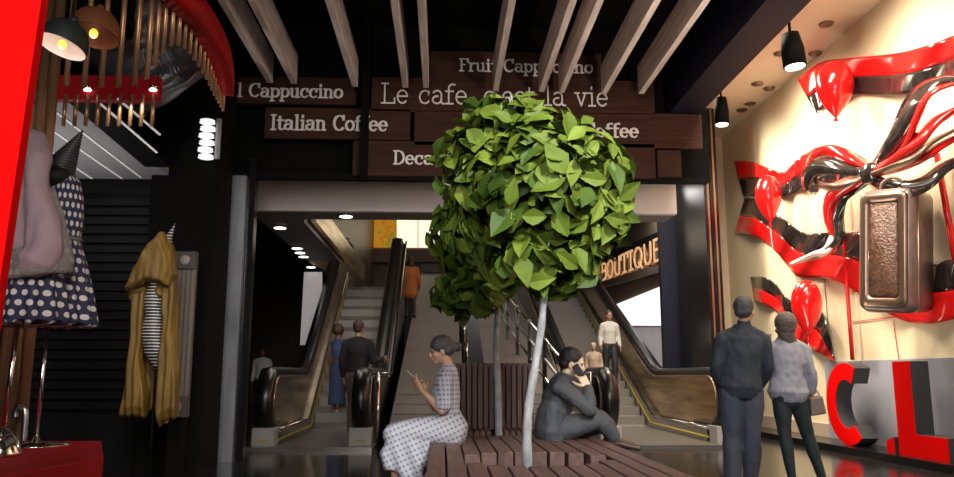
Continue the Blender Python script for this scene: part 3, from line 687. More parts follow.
band([(872,172),(896,160),(916,142),(934,122),(962,106)], 13, XB-.1, MT['ribred'], 'loop', bow, .15)
band([(870,174),(890,168),(912,158),(930,142),(962,126)], 7, XB-.14, MT['bagmetal'], 'loop', bow, .12)
band([(872,174),(894,168),(918,158),(938,146),(966,132)], 12, XB-.08, MT['ribred'], 'loop', bow, .12)
band([(868,176),(882,186),(902,190),(924,182),(944,166),(966,158)], 19, XB, MT['ribblack'], 'loop', bow, .15)
kn = at(869, 173, X=XB-.12); MB().ell(kn, (.10, .20, .13)).build('knot', MT['ribblack'], bow)
# balloons
def balloon(px, py, hpx, wpx, X, label, tilt=0):
    c = at(px, py, X=X); top = at(px, py-hpx/2, X=X).z; bot = at(px, py+hpx/2, X=X).z; h = top-bot
    r = (at(px+wpx/2, py, Y=c.y).x-at(px-wpx/2, py, Y=c.y).x)/2
    o = T('balloon', label, 'balloon', (c.x, c.y, bot), 'red balloons floating in front of the display wall')
    pr = []
    for i in range(19):
        t = i/18; pr.append((r*(math.sin(math.pi/2*min(1, t/.6))**.85 if t < .6 else math.sqrt(max(0, 1-((t-.6)/.4)**2))), h*t))
    pr = [(max(.012, a), b) for a, b in pr]; pr[-1] = (.004, h)
    R = Matrix.Rotation(tilt, 3, 'Y')
    MB().lathe((c.x, c.y, bot), pr, 32, rot=R).build('skin', MT['red'], o)
    MB().lathe((c.x, c.y, bot-.05), [(.035, 0), (.012, .05), (.02, .07)], 12, rot=R).build('knot', MT['red'], o)
    MB().tube([(c.x, c.y, bot-.04), (c.x+.03, c.y+.02, bot-.5), (c.x+.10, c.y, bot-1.0)], .004, 5).build('string', MT['lampwhite'], o)
balloon(833.5, 89, 60, 35, XW-.42, 'highest red balloon, in front of the uppermost ribbon', .05)
balloon(768.5, 199, 50, 25, XW-.42, 'middle red balloon, at the left ends of the ribbons')
balloon(806, 308, 58, 29, XW-.42, 'lowest red balloon, right of the standing woman\'s head', .03)
# big brown case
case = T('brown_case', 'large glossy brown case with crocodile window and top handle on the display wall', 'case', at(893, 312, X=4.75))
cc = at(888, 250, X=5.0)
fl = at(866, 262, X=4.62); 
hN = V((-.84, -.535, 0)).normalized(); hS = V((.535, -.84, 0)).normalized(); tl = math.radians(5)
def cs(u, v, w):  # u right, v up, w out
    R = Matrix.Rotation(-tl, 3, hN); return cc+R@(hS*u+V((0,0,1))*v)+hN*w
ppm = 800/(cc.y*1.13)*1.0
W2 = .30; H2 = .68
def rrect(wd, ht, r, w, n=5):
    out = []
    for cx, cy, a0 in ((wd-r, ht-r, 0), (-wd+r, ht-r, 90), (-wd+r, -ht+r, 180), (wd-r, -ht+r, 270)):
        for k_ in range(n+1):
            a = math.radians(a0+90*k_/n); out.append(cs(cx+r*math.cos(a), cy+r*math.sin(a), w))
    return out
MB().rings([rrect(W2-.04, H2-.04, .08, -.44), rrect(W2, H2, .10, -.40), rrect(W2+.015, H2+.015, .10, -.1), rrect(W2, H2, .10, .06), rrect(W2-.03, H2-.03, .09, .09)], True).build('shell', MT['bagside'], case)
MB().rings([rrect(W2-.03, H2-.03, .08, .09), rrect(W2-.05, H2-.05, .07, .12), rrect(W2-.12, H2-.13, .05, .12), rrect(W2-.13, H2-.14, .05, .07)], True).build('front_frame', MT['bagmetal'], case)
MB().rings([rrect(W2-.13, H2-.14, .05, .09), rrect(W2-.145, H2-.155, .04, .105)], True).build('window_panel', MT['croc'], case)
MB().tube(cr([cs(-.12, H2-.01, -.05), cs(-.09, H2+.10, -.05), cs(.02, H2+.15, -.05), cs(.12, H2+.10, -.05), cs(.15, H2-.01, -.05)], 5), .018, 8).build('handle', MT['bagside'], case)
MB().tube([p for p in rrect(W2+.016, H2+.016, .10, -.04)]+[rrect(W2+.016, H2+.016, .10, -.04)[0]], .01, 6).build('piping', MT['bagmetal'], case)
# straps, strings, thin joints
def rod(a, b, r, m, nm, label, cat, X=XW-.12, grp=None):
    o = MB().tube([at(*a, X=X), at(*b, X=X)], r, 8).build(nm, m); tag(o, label, cat, grp); return o
rod((838,164), (852.5,360), .028, MT['ribred'], 'red_strap', 'straight red strap hanging left of the brown case', 'strap')
rod((936.5,154), (956,262), .035, MT['ribred'], 'red_strap', 'straight red strap hanging right of the brown case', 'strap', XW-.15)
rod((869,173), (936,156), .009, MT['whitecloth'], 'white_cord', 'thin white cord from the bow to the right strap', 'cord', XW-.45)
rod((869,173), (836,196), .009, MT['whitecloth'], 'white_cord', 'thin white cord from the bow down to the left strap', 'cord', XW-.45)
for a, b in (((852, 322), (900, 316.5)), ((893, 320), (899, 360)), ((900, 316.5), (960, 314)), ((793, 262), (812, 362)), ((818, 200), (831, 362))):
    o = MB().tube([at(*a, X=XW-.012), at(*b, X=XW-.012)], .006, 6).build('trim_wall_line', MT['ribred'] if b[1] < 361 else MT['bagmetal']); o['kind'] = 'structure'
# grey plinth panel behind the letters
pA = at(824, 362, X=5.56); pB = at(954, 357.6, X=5.56)
gp = MB().box((5.565, 2.5, .09), (5.597, pA.y, (pA.z+pB.z)/2)).build('grey_panel', MT['greypanel']); tag(gp, 'low plain grey panel behind the big red letters', 'panel')
# C . L
XL_ = 5.2; D_ = .21
def fy(px): return at(px, 447, X=XL_).y
yC0 = at(827.5, 404, X=XL_).y; yC1 = at(868, 404, X=XL_).y; zC1 = at(843, 363, X=XL_).z; zC0 = .09
def letterpoly(name, polys, label):
    o = T(name, label, 'letter', (XL_+D_/2, polys[0][0][0], .06), 'big standing display letters')
    bd = MB(); fc = MB()
    for pl in polys:
        bd.prism([(XL_, y, z) for y, z in pl], (D_, 0, 0)); fc.prism([(XL_-.012, y, z) for y, z in pl], (.012, 0, 0))
    bd.build('body', MT['darkgrey'], o); fc.build('face', MT['redmatte'], o); return o
cy = (yC0+yC1)/2; cz = (zC0+zC1)/2; ry = (yC0-cy); rz = (zC1-zC0)/2; t_ = .24
# C: closed outline, opening towards -Y
out = [(cy+ry*math.cos(math.radians(a)), cz+rz*math.sin(math.radians(a))) for a in range(-128, 129, 8)]
inn = [(cy+(ry-t_)*math.cos(math.radians(a))*1.0, cz+(rz-.21)*math.sin(math.radians(a))) for a in range(124, -125, -8)]
def cprism():
    o = T('display_letter', 'big red letter C standing by the display wall', 'letter', (XL_+D_/2, cy, .06), 'big standing display letters')
    n = len(out); I = inn[::-1]; bd = MB(); fc = MB(); N = min(n, len(I))
    loopsb = []; loopsf = []
    for k_ in range(N):
        (y0, z0), (y1, z1) = out[k_], I[k_]
        loopsb.append([(XL_, y0, z0), (XL_, y1, z1), (XL_+D_, y1, z1), (XL_+D_, y0, z0)])
        loopsf.append([(XL_-.012, y0, z0), (XL_-.012, y1, z1), (XL_-.001, y1, z1), (XL_-.001, y0, z0)])
    bd.rings(loopsb, False).build('body', MT['darkgrey'], o); fc.rings(loopsf, False).build('face', MT['redmatte'], o)
    return o
cprism()
yL0 = at(896, 400, X=XL_).y; yL1 = at(913, 400, X=XL_).y; yL2 = at(948, 440, X=XL_).y; zL1 = at(896, 361.5, X=XL_).z
letterpoly('display_letter', [[(yL0, .09), (yL2, .09), (yL2, .33), (yL1, .33), (yL1, zL1), (yL0, zL1)]], 'big red letter L standing nearest by the display wall')
yd0 = at(888, 447, X=XL_).y; yd1 = at(895, 447, X=XL_).y
letterpoly('display_full_stop', [[(yd0, .09), (yd1, .09), (yd1, .27), (yd0, .22)]], 'small red full stop between the big letters C and L')
# cylinder spots under the beam and small recessed rings
for (x0, y0, x1, y1), l in (((790, 34, 795, 66), 'larger black cylinder spotlight hanging by the cream ceiling'), ((721, 98, 722, 124), 'smaller black cylinder spotlight above the left end of the cream wall')):
    X = 3.62 if x0 > 750 else 3.75; top = at(x0, y0, X=X); bt = at(x1, y1, Y=top.y)
    o = T('cylinder_spotlight', l, 'spotlight', top, 'cylinder spotlights'); r = 11/800*top.y*(1 if x0 > 750 else .62)*1.1
    MB().loft([top+V((0,0,.0)), top.lerp(bt, .5), bt], [r*.75, r, r], round=False, n=20).build('housing', MT['black'], o)
    d = (bt-top).normalized(); MB().loft([bt+d*.004, bt+d*.02], [r*.85, r*.8], round=False, n=20).build('lens', MT['down'], o)
    MB().tube([top-d*.02, (top.x, top.y, 5.72)], .015, 8).build('stem', MT['black'], o)
for px, py, l in ((826, 23.5, 'nearest the camera'), (815, 53, 'right of the larger cylinder spotlight'), (780, 53, 'left of the larger cylinder spotlight'), (757, 83.5, 'third row, left'), (769, 88, 'third row, right'), (750, 103.5, 'far pair, right'), (742, 109.5, 'far pair, left')):
    p = at(px, py, Z=5.72); o = MB().lathe((p.x, p.y, 5.695), [(.085, 0), (.10, .024)], 20).build('recessed_ring', MT['bagmetal']); tag(o, 'small round recessed ceiling ring, '+l, 'ceiling ring', 'recessed rings in the cream ceiling')
# ================================================================ LEFT SHOP
plat = MB().prism([(-2.23, 5.48, .0), (-1.78, 4.42, .0), (-1.86, 3.55, .0), (-4.6, 2.2, 0), (-5.2, 5.48, 0)], (0,0,.55)).build('display_platform', MT['redplat'], bevel=.006)
tag(plat, 'red lacquered display platform under the polka dot mannequin', 'platform')
sb = MB().prism([at(-40, 0, Y=2), at(38, 0, Y=2), at(-8, 330, Y=2), at(-40, 330, Y=2)], (0, .035, 0)) if False else MB().prism([at(-160, -60, Y=2), at(50, -60, Y=2), at(-78, 813, Y=2), at(-200, 813, Y=2)], (0, .035, 0))
tag(sb.build('red_display_board', MT['redmatte']), 'leaning bright red board at the left edge, nearest the camera', 'panel')
# tube canopy: rim, foil duct, hanging tubes
can = T('tube_canopy', 'curved red canopy rim with long copper tubes hanging over the shop corner', 'canopy', at(190, 40, Y=6.))
rim = [(128,-60,4.9),(160,-30,5.1),(183,-2,5.4),(200,17,5.8),(214,38,6.3),(224,60,6.9),(228,78,7.4),(229,88,7.7)]
rp = cr([at(a, b, Y=c) for a, b, c in rim], 5)
MB().rings([[p+V((-.10,0,-.07)), p+V((.05,0,-.09)), p+V((.05,0,.12)), p+V((-.10,0,.12))] for p in rp], True).build('rim', MT['rimred'], can)
tubes = [(66,-70,86,5.2,3),(84,-70,86,5.2,3),(101,-70,87,5.25,3),(118,-70,87,5.25,3),(134,-70,85,5.3,3),(146.5,-50,79,5.35,3),(155,-45,66,5.4,2.6),(163,-40,54,5.45,2.6),(171,-25,46,5.5,2.6),
  (178,-12,45.5,5.6,2.6),(184,0,48,5.75,2.5),(189.5,6,53,5.9,2.4),(194.5,14,60,6.05,2.3),(199,18,66,6.25,2.3),(203,24,73,6.4,2.2),(206.5,30,79,6.6,2.1),(209.5,36,85,6.8,2),(212,42,90,7.,2),(214.5,48,95,7.2,1.9),(217,56,99,7.4,1.8),(219,64,103,7.6,1.8),(221,72,107,7.8,1.7),(223,80,111,8.,1.6)]
for px, yt, yb, Y, rp_ in tubes:
    a = at(px, yb, Y=Y); r = rp_/800*Y; tz = at(px, yt, Y=Y).z; MB().tube([(a.x, Y, a.z), (a.x, Y, tz)], r*.95, 10).build('tube', MT['copper'], can)
# the patch of red ceiling inside the rim
MB().prism([at(172, 44, Y=8.0), at(200, 66, Y=8.0), at(206, 74, Y=8.0), at(178, 73, Y=8.0)], (0, .1, 0)).build('inner_panel', MT['redplat'], can)
# short tube valance behind
val = T('tube_valance', 'red band with a row of short copper tubes behind the long ones', 'valance', at(110, 90, Y=6.15))
vz1 = at(110, 77, Y=6.15); a = at(52, 88, Y=6.15); b = at(160, 88, Y=6.15)
MB().box((a.x, 6.12, at(110, 101, Y=6.15).z), (b.x, 6.2, vz1.z)).build('band', MT['redplat'], val)
for i in range(9):
    p = at(66+i*11, 95, Y=6.1); z0 = at(66+i*11, 126, Y=6.1).z; MB().tube([(p.x, 6.1, z0), (p.x, 6.1, p.z)], .016, 8).build('tube', MT['copper'], val)
for px, l in ((87.5, 'left'), (153, 'right')):
    p = at(px, 90, Y=6.1); o = T('spotlight', l+' small white spotlight set in the red band above the short tubes', 'spotlight', p, 'spotlights in the red band')
    MB().ell(p, (.032, .02, .013)).build('lens', MT['redspot'], o); MB().lathe(p+V((0,.0,.012)), [(.036, 0), (.036, .02)], 14).build('rim', MT['chrome'], o)
# foil ducts
def duct(pts, r, label):
    P = cr(pts, 14); rad = [r*(1+.09*math.sin(i*1.9)) for i in range(len(P))]
    mb = MB().loft(P, rad, n=20, round=False)
    for i, v in enumerate(mb.v): mb.v[i] = v+V((0,0,1))*.05*noise.noise(v*6)+V((1,0,0))*.05*noise.noise(v*7+V((3,1,1)))
    tag(mb.build('foil_duct', MT['foil']), label, 'duct')
duct([at(60, -60, Y=7.0), at(100, 5, Y=7.1), at(140, 50, Y=7.2), at(175, 95, Y=7.4)], .42, 'crumpled silver foil duct behind the long copper tubes')
duct([at(150, 60, Y=7.0), at(165, 60, Y=7.0), at(177, 56, Y=7.)], .17, 'short ribbed grey duct end showing under the tube arch')
# dome lamps
def dome(px, py, wpx, Y, tilt, mo, mi, label):
    c = at(px, py, Y=Y); r = wpx/2/800*Y*1.12; o = T('dome_lamp', label, 'pendant lamp', c, 'dome pendant lamps')
    R = Matrix.Rotation(math.radians(tilt), 3, 'Y')@Matrix.Rotation(math.radians(-10), 3, 'X')
    pr = [(r*math.cos(a)**.8, r*1.2*math.sin(a)) for a in [math.radians(x_) for x_ in range(0, 84, 7)]]
    MB().lathe(c, pr, 36, rot=R, cap=False).lathe(c, [(a*.1+.008, r*1.16+k_*.02) for k_, a in enumerate((r, r, r*.6))], 20, rot=R).build('shade', mo, o)
    MB().lathe(c, [(a*.97, b*.97) for a, b in pr][::-1], 36, rot=R, cap=False).build('shade_inner', mi, o)
    MB().ell(c+R@V((0,0,r*.12)), (r*.17, r*.17, r*.2)).build('bulb', MT['bulb'], o)
    pl = bpy.data.lights.new('bulb_light', 'POINT'); pl.energy = .5; pl.color = (1, .85, .75); pl.shadow_soft_size = .03; po = bpy.data.objects.new('bulb_light', pl); C.objects.link(po); po.location = c-R@V((0,0,r*.12))
    t = c+R@V((0,0,r*1.05)); MB().tube([t, t+V((.01, 0, .5)), t+V((.02, 0, 1.2))], .008, 6).build('cord', MT['black'], o)
dome(61, 47, 45, 3.6, 14, MT['lampblack'], MT['lampwhite'], 'black dome lamp with pale inside, by the red panel')
dome(93, 36, 46, 4.2, 4, MT['lampcopper'], MT['lampcopper'], 'copper brown dome lamp, right of the black one')
# tall copper poles behind the mannequin
for px, pyb, Y, r, l in ((20, 440, 6.1, .040, 'rightmost'), (8, 440, 6.2, .038, 'middle'), (-3, 440, 6.3, .038, 'left')):
    p = at(px, pyb, Y=Y); tag(MB().tube([(p.x, Y, 0), (p.x, Y, 4.6)], r, 14).build('copper_pole', MT['copper']), l+' tall copper pole behind the red platform', 'pole', 'tall copper poles')
# hooked grey pipe
p = at(24, 432, Y=5.9); tag(MB().tube(cr([(p.x, 5.9, .0), (p.x, 5.9, .3), (p.x, 5.9, at(24, 416, Y=5.9).z), at(21, 407.5, Y=5.9), at(16, 411, Y=5.9), at(15.5, 418, Y=5.9)], 5), .022, 10).build('bent_pipe', MT['steel']), 'bent grey pipe standing beside the copper poles', 'pipe')
# crystal wall lamp
cl = T('crystal_wall_lamp', 'bright white crystal wall lamp on the black column', 'wall lamp', at(207, 135, Y=8.5)); 
for i in range(6):
    z = at(207, 118+i*7, Y=8.45).z; x = at(207+(i%2)*1.-i*.1, 130, Y=8.45).x
    MB().lathe((x, 8.45, z-.065), [(.062, 0), (.084, .008), (.070, .024), (.080, .036), (.060, .044)], 12).build('glass_ring', MT['crystal'], cl)
MB().tube([(x+.11, 8.48, at(207,118,Y=8.45).z), (x+.11, 8.48, at(207,158,Y=8.45).z)], .03, 8).build('side_tube', MT['phonegrey'], cl)
MB().box((x-.05, 8.5, at(207,150,Y=8.45).z), (x+.05, 8.6, at(207,120,Y=8.45).z)).build('bracket', MT['black'], cl)
# pilaster panel
a = at(177, 252, Y=8.0); b = at(197, 252, Y=8.0); zb = at(187, 417, Y=8.0).z; z1 = a.z
pil = T('pilaster_panel', 'narrow fluted grey pilaster with disc blocks, right of the ochre coat', 'pilaster', ((a.x+b.x)/2, 8.0, zb))
MB().box((a.x, 8.0, zb), (b.x, 8.06, z1)).build('shaft', MT['pilaster'], pil, bevel=.004)
for z, h in ((z1-.17, .17), (zb, .2)):
    MB().box((a.x-.005, 7.96, z), (b.x+.005, 8.0, z+h)).build('block', MT['pilasterdark'], pil); MB().lathe(((a.x+b.x)/2, 7.96, z+h/2), [(.055, 0), (.045, .015)], 18, rot=Matrix.Rotation(math.pi/2, 3, 'X')).build('disc', MT['pilasterlight'], pil)
MB().box((a.x+.02, 8.0, 0), (b.x-.02, 8.05, zb)).build('foot', MT['black'], pil)
# ---- mannequins
def cone(mb, base, tip, r0, n=24, ribs=16):
    base, tip = V(base), V(tip); P = []; R = []
    for i in range(ribs*2+1):
        t = i/(ribs*2); P.append(base.lerp(tip, t)); R.append(max(.003, r0*(1-t)+(.006 if i % 2 else 0)))
    return mb.loft(P, R, n=n, round=False)
YM = 5.0
def jm(px, py, dy=0): return at(px, py, Y=YM+dy)
m1 = T('polka_dot_mannequin', 'headless mannequin with black cone hat in navy polka dot dress on the red platform', 'mannequin', (jm(38,445).x, YM+.2, .55))
cone(MB(), jm(58, 172, .1), jm(83, 130, .0), .10).build('cone_hat', stripe_mat('ribbed_black', (.008, .008, .008), (.06, .06, .06), 60., 'Z', .3), m1)
cap_ = MB().ell(jm(52, 177, .05), (.115, .10, .085)); fuse(cap_, 'collar_cap', MT['lampblack'], m1, .01)
def duv(c): 
    return lambda co: (math.atan2(co.x-c.x, -(co.y-c.y))*.24, co.z)
cM = jm(58, 250, .1)
d = MB().loft([jm(58,172,.1), jm(64,185,.1), jm(63,205,.1), jm(62,228,.1), jm(62,243,.1)], [(.075,.07),(.10,.095),(.125,.11),(.125,.105),(.108,.095)], n=24)
fuse(d, 'bodice', MT['dots'], m1, .012, uv=duv(cM), wr=.004)
d = MB().loft([jm(61,240,.1), jm(58,262,.1), jm(52,290,.1), jm(49,325,.1)], [(.115,.10),(.17,.15),(.235,.20),(.275,.22)], n=48, round=False)
fuse(d, 'skirt', MT['dots'], m1, .012, 2, uv=duv(cM), fold=lambda v: .016*math.sin(math.atan2(v.x-cM.x, v.y-cM.y)*15)*max(0, min(1, (cM.z+.1-v.z)*2)))
MB().lathe(jm(62, 240, .1), [(.118, -.012), (.124, 0), (.118, .012)], 30).build('belt', MT['tulle'], m1)
MB().tube([jm(47, 325, .1), jm(36, 441, .1)], .013, 10).build('pole', MT['chrome'], m1)
pz = jm(36, 443, .1); MB().lathe((pz.x, pz.y, .55), [(.19, 0), (.19, .008), (.03, .022), (.014, .06)], 32).build('base_disc', MT['chrome'], m1)
DM = -.30
m2 = T('mauve_jacket_mannequin', 'mannequin in mauve jacket and grey tulle sash, half behind the red panel', 'mannequin', (jm(0,445).x, YM-.25, .55))
mb = MB().loft([jm(30,150,-.2), jm(27,185,-.2), jm(25,215,-.2), jm(25,245,-.2)], [(.09,.09),(.13,.12),(.135,.12),(.14,.12)], n=20)
mb.loft([jm(33,140,-.2), jm(37,160,-.25), jm(36,185,-.28)], [.07,.085,.06])
mb.loft([jm(36,188,-.25), jm(42,215,-.28), jm(44,250,-.3), jm(38,262,-.3)], [.07,.09,.10,.11])
fuse(mb, 'jacket', MT['mauve'], m2, .012, wr=.02, wscale=(8, 8, 3))
mb = MB().loft([jm(28,250,-.2), jm(32,262,-.2), jm(34,280,-.2)], [(.15,.14),(.20,.17),(.23,.19)], n=24, round=False); fuse(mb, 'tulle_sash', MT['tulle'], m2, .014, wr=.02)
mb = MB().loft([jm(50,190,-.15), jm(58,215,-.2), jm(62,240,-.2), jm(66,262,-.2)], [.03,.035,.045,.05]); fuse(mb, 'tulle_scarf', MT['tulle'], m2, .01, wr=.01)
cN = jm(28, 280, -.15)
d = MB().loft([jm(28,262,-.15), jm(28,290,-.15), jm(26,324,-.15)], [(.17,.15),(.21,.19),(.24,.21)], n=40, round=False)
fuse(d, 'skirt', MT['dots'], m2, .012, 2, uv=duv(cN), fold=lambda v: .014*math.sin(math.atan2(v.x-cN.x, v.y-cN.y)*13))
MB().tube([jm(18, 322, -.2), jm(2, 440, -.2)], .013, 10).build('pole', MT['chrome'], m2)
pz = jm(-1, 447, -.55); MB().lathe((pz.x, pz.y, .55), [(.115, 0), (.112, .02), (.09, .08), (.05, .13), (.02, .15)], 32).build('base_dome', MT['chrome'], m2)
# ochre coat mannequin
YO = 7.3
def jo(px, py, dy=0): return at(px, py, Y=YO+dy)
m3 = T('ochre_coat_mannequin', 'black and white striped torso mannequin wearing a hooded ochre velvet coat', 'mannequin', (jo(158,430).x, YO, 0))
cone(MB(), jo(166, 245), jo(175, 224), .045, ribs=8).build('cone_hat', MT['mesh'], m3)
mb = MB().loft([jo(155,284), jo(153,300), jo(154,315), jo(152,335), jo(155,352), jo(156,366)], [(.05,.06),(.085,.08),(.075,.07),(.10,.09),(.09,.08),(.03,.03)])
mb.loft([jo(155,286), jo(156,270)], [.045,.05]); fuse(mb, 'torso', MT['mesh'], m3, .01)
MB().tube([jo(156,368), (jo(156,368).x, YO, .0)], .012, 8).build('pole', MT['black'], m3)
MB().lathe((jo(156,368).x, YO, 0), [(.17, 0), (.17, .01), (.015, .03)], 24).build('base_disc', MT['black'], m3)
mb = MB()
def slab(mb, sil, y, dep, r=.75):
    c = V((0,0,0))
    for a, b in sil: c += jo(a, b)
    c /= len(sil)
    mb.rings([[c+(jo(a, b)-c)*k_+V((0, y+dy, 0)) for a, b in sil] for dy, k_ in ((-dep, r), (-dep*.6, .96), (0, 1.), (dep*.6, .96), (dep, r))], True)
slab(mb, [(165,232),(170,240),(175,253),(177,275),(172,288),(160,284),(150,283),(140,290),(128,291),(134,275),(143,258),(152,244)], -.02, .15)
slab(mb, [(150,280),(165,282),(176,280),(177,307),(176,350),(178,418),(168,421),(158,428),(157,400),(157,372),(163,345),(166,316),(163,292)], .02, .09, .85)
slab(mb, [(129,290),(140,286),(147,288),(145,302),(144,330),(143,360),(146,418),(134,417),(121,418),(126,380),(131,340),(134,302)], .02, .09, .85)
slab(mb, [(140,290),(172,290),(173,350),(172,412),(130,412),(134,350)], .15, .03, .95)
fuse(mb, 'coat', MT['ochre'], m3, .011, 1, wr=.012, wscale=(16, 16, 3), fold=lambda v: .010*math.sin(v.x*95+2.*noise.noise(v*3))*max(0, min(1, (1.9-v.z)*3)))
# ================================================================ PEOPLE
def frame(f, up=(0,0,1)):
    f = V(f).normalized(); u = V(up); r = f.cross(u).normalized(); u = r.cross(f).normalized(); return f, r, u
def head_shapes(mb, c, f, up=(0,0,1), s=1., bald=False):
    f, r, u = frame(f, up); R = Matrix((r, f, u)).transposed()
    P = lambda x, y, z: c+R@V((x, y, z))*s
    mb.ell(P(0,-.012,.03), (.073*s, .094*s, .088*s), R); mb.ell(P(0,.018,-.03), (.058*s, .068*s, .075*s), R)
    mb.ell(P(0,.058,-.083), (.030*s, .026*s, .024*s), R)                       # chin
    mb.loft([P(0,.080,.018), P(0,.100,-.018), P(0,.092,-.034)], [.009*s, .015*s, .012*s], n=8)   # nose
    for q_ in (-1, 1):
        mb.ell(P(.074*q_, -.008, -.012), (.010*s, .020*s, .031*s), R)         # ear
        mb.ell(P(.028*q_, .078, .030), (.020*s, .010*s, .008*s), R)           # brow
        mb.ell(P(.040*q_, .058, -.028), (.020*s, .022*s, .022*s), R)          # cheek
    mb.ell(P(0,.084,-.052), (.020*s, .010*s, .009*s), R); mb.ell(P(0,.080,-.064), (.017*s, .010*s, .008*s), R)
    return P, R
def face_bits(P, R, s, parent, hairm=None):
    for q_ in (-1, 1): MB().ell(P(.029*q_, .0775, .008), (.012*s, .008*s, .007*s), R, n=10, k=6).build('eye', MT['eye'], parent)
    MB().ell(P(0,.0895,-.057), (.018*s, .006*s, .007*s), R, n=12, k=6).build('lips', MT['lip'], parent)
def hand(mb, w, d, pn, th, s=1., curl=.35, tcurl=.3):
    """w wrist, d along the hand, pn palm normal, th side the thumb is on"""
    d = V(d).normalized(); pn = V(pn); pn = (pn-d*pn.dot(d)).normalized(); sd = V(th); sd = (sd-d*sd.dot(d)-pn*sd.dot(pn)).normalized()
    w = V(w); mb.loft([w-d*.01*s, w+d*.03*s, w+d*.085*s], [(.025*s, .018*s), (.036*s, .016*s), (.041*s, .013*s)], side=sd)
    for i, (o, l) in enumerate(((.031, .070), (.010, .080), (-.011, .074), (-.031, .058))):
        p = w+d*.083*s+sd*o*s; a = 0; pts = [p-d*.02*s, p]; 
        for k_, fl in enumerate((.42, .33, .25)):
            a += curl*(1.+.25*k_); dd = d*math.cos(a)+pn*math.sin(a)+sd*(o*1.2); p = p+dd.normalized()*l*fl*s; pts.append(p)
        mb.loft(pts, [.0095*s, .0092*s, .0085*s, .008*s, .007*s], n=8)
    p = w+d*.02*s+sd*.026*s; pts = [p]
    for a, l in ((.85, .040), (.55, .032), (.35, .024)):
        dd = d*math.cos(a)+sd*math.sin(a)+pn*tcurl; p = p+dd.normalized()*l*s; pts.append(p)
    mb.loft(pts, [.014*s, .012*s, .010*s, .008*s], n=8)
def torso(mb, J, k=1., e=0., low=True, high=True, n=20):
    sd = (J['sr']-J['sl']).normalized(); pv, ch, nk = J['pelvis'], J['chest'], J['neck']; w = k
    pts = []; rad = []
    if low: pts += [pv-(ch-pv)*.28, pv]; rad += [(.150*w+e, .105*w+e), (.162*w+e, .112*w+e)]
    pts += [pv.lerp(ch, .5)]; rad += [(.132*w*J.get('waist', 1)+e, .096*w+e)]
    pts += [ch]; rad += [(.160*w+e, .118*w+e)]
    if high: pts += [ch.lerp(nk, .55), ch.lerp(nk, .85)]; rad += [(.165*w*J.get('sh', 1)+e, .095*w+e), (.095*w+e, .070*w+e)]
    mb.loft(pts, rad, side=sd, n=n)
    if high:
        for q_ in 'lr': mb.loft([nk-(nk-ch)*.05, nk.lerp(J['s'+q_], .55)-(nk-ch)*.04, J['s'+q_]-(nk-ch).normalized()*.012], [.048*w+e*.7, .050*w+e*.8, .050*w+e*.9], n=12)
def arm(mb, J, q_, k=1., e=0., upto=1., thick=1.):
    s, el, w = J['s'+q_], J['e'+q_], J['w'+q_]; ch = J['chest']
    s = s.lerp(el, .07); mb.loft([s.lerp(ch, .25), s, s.lerp(el, .35)], [.055*k+e, .052*k*thick+e, .048*k*thick+e], n=14)
    if upto <= .5: mb.loft([s, s.lerp(el, upto*2)], [.054*k*thick+e, .043*k*thick+e*1.4], n=14); return
    mb.loft([s, s.lerp(el, .5), el], [.054*k*thick+e, .046*k*thick+e, .039*k*thick+e], n=14)
    w2 = el.lerp(w, min(1, (upto-.5)*2)); mb.loft([el, el.lerp(w2, .3), w2], [.038*k*thick+e, .040*k*thick+e, (.027 if e == 0 else .028)*k*thick+e], n=14)
def leg(mb, J, q_, k=1., e=0., upto=1., calf=1.):
    h, kn, an = J['h'+q_], J['k'+q_], J['a'+q_]; pv = J['pelvis']
    mb.loft([h.lerp(pv, .15), h.lerp(kn, .35), h.lerp(kn, .75), kn], [.094*k+e, .082*k+e, .064*k+e, .055*k+e], n=16)
    if upto > .5:
        a2 = kn.lerp(an, (upto-.5)*2); mb.loft([kn, kn.lerp(a2, .3), a2], [.054*k+e, .054*k+e*calf, .034*k+e*calf], n=16)
def foot(mb, an, d, k=1., e=0.):
    d = V(d).normalized(); s_ = d.cross(V((0,0,1)))
    mb.loft([an-d*.045*k+V((0,0,-.045*k)), an+d*.04*k+V((0,0,-.045*k)), an+d*.13*k+V((0,0,-.062*k)), an+d*.18*k+V((0,0,-.068*k))], [(.034*k+e, .034*k+e), (.042*k+e, .036*k+e), (.046*k+e, .022*k+e), (.036*k+e, .016*k+e)], side=s_, n=14)
    mb.loft([an, an+V((0,0,-.05*k))], [.034*k+e, .036*k+e], n=12)
def hair_cap(c, f, s, up=(0,0,1), extra=None, name='hair', m=None, parent=None, thick=.012, front=0.):
    P, R = None, None; f_, r_, u_ = frame(f, up); R = Matrix((r_, f_, u_)).transposed(); P = lambda x, y, z: c+R@V((x, y, z))*s
    mb = MB(); mb.ell(P(0,-.030+front,.046), ((.075+thick)*s, (.090+thick)*s, (.080+thick)*s), R); mb.ell(P(0,-.058,-.005), ((.068+thick*.6)*s, (.050+thick)*s, (.062)*s), R)
    if extra: extra(mb, P, R)
    return fuse(mb, name, m, parent, .007*max(1, s), 3, wr=.003, wscale=(25, 25, 25))
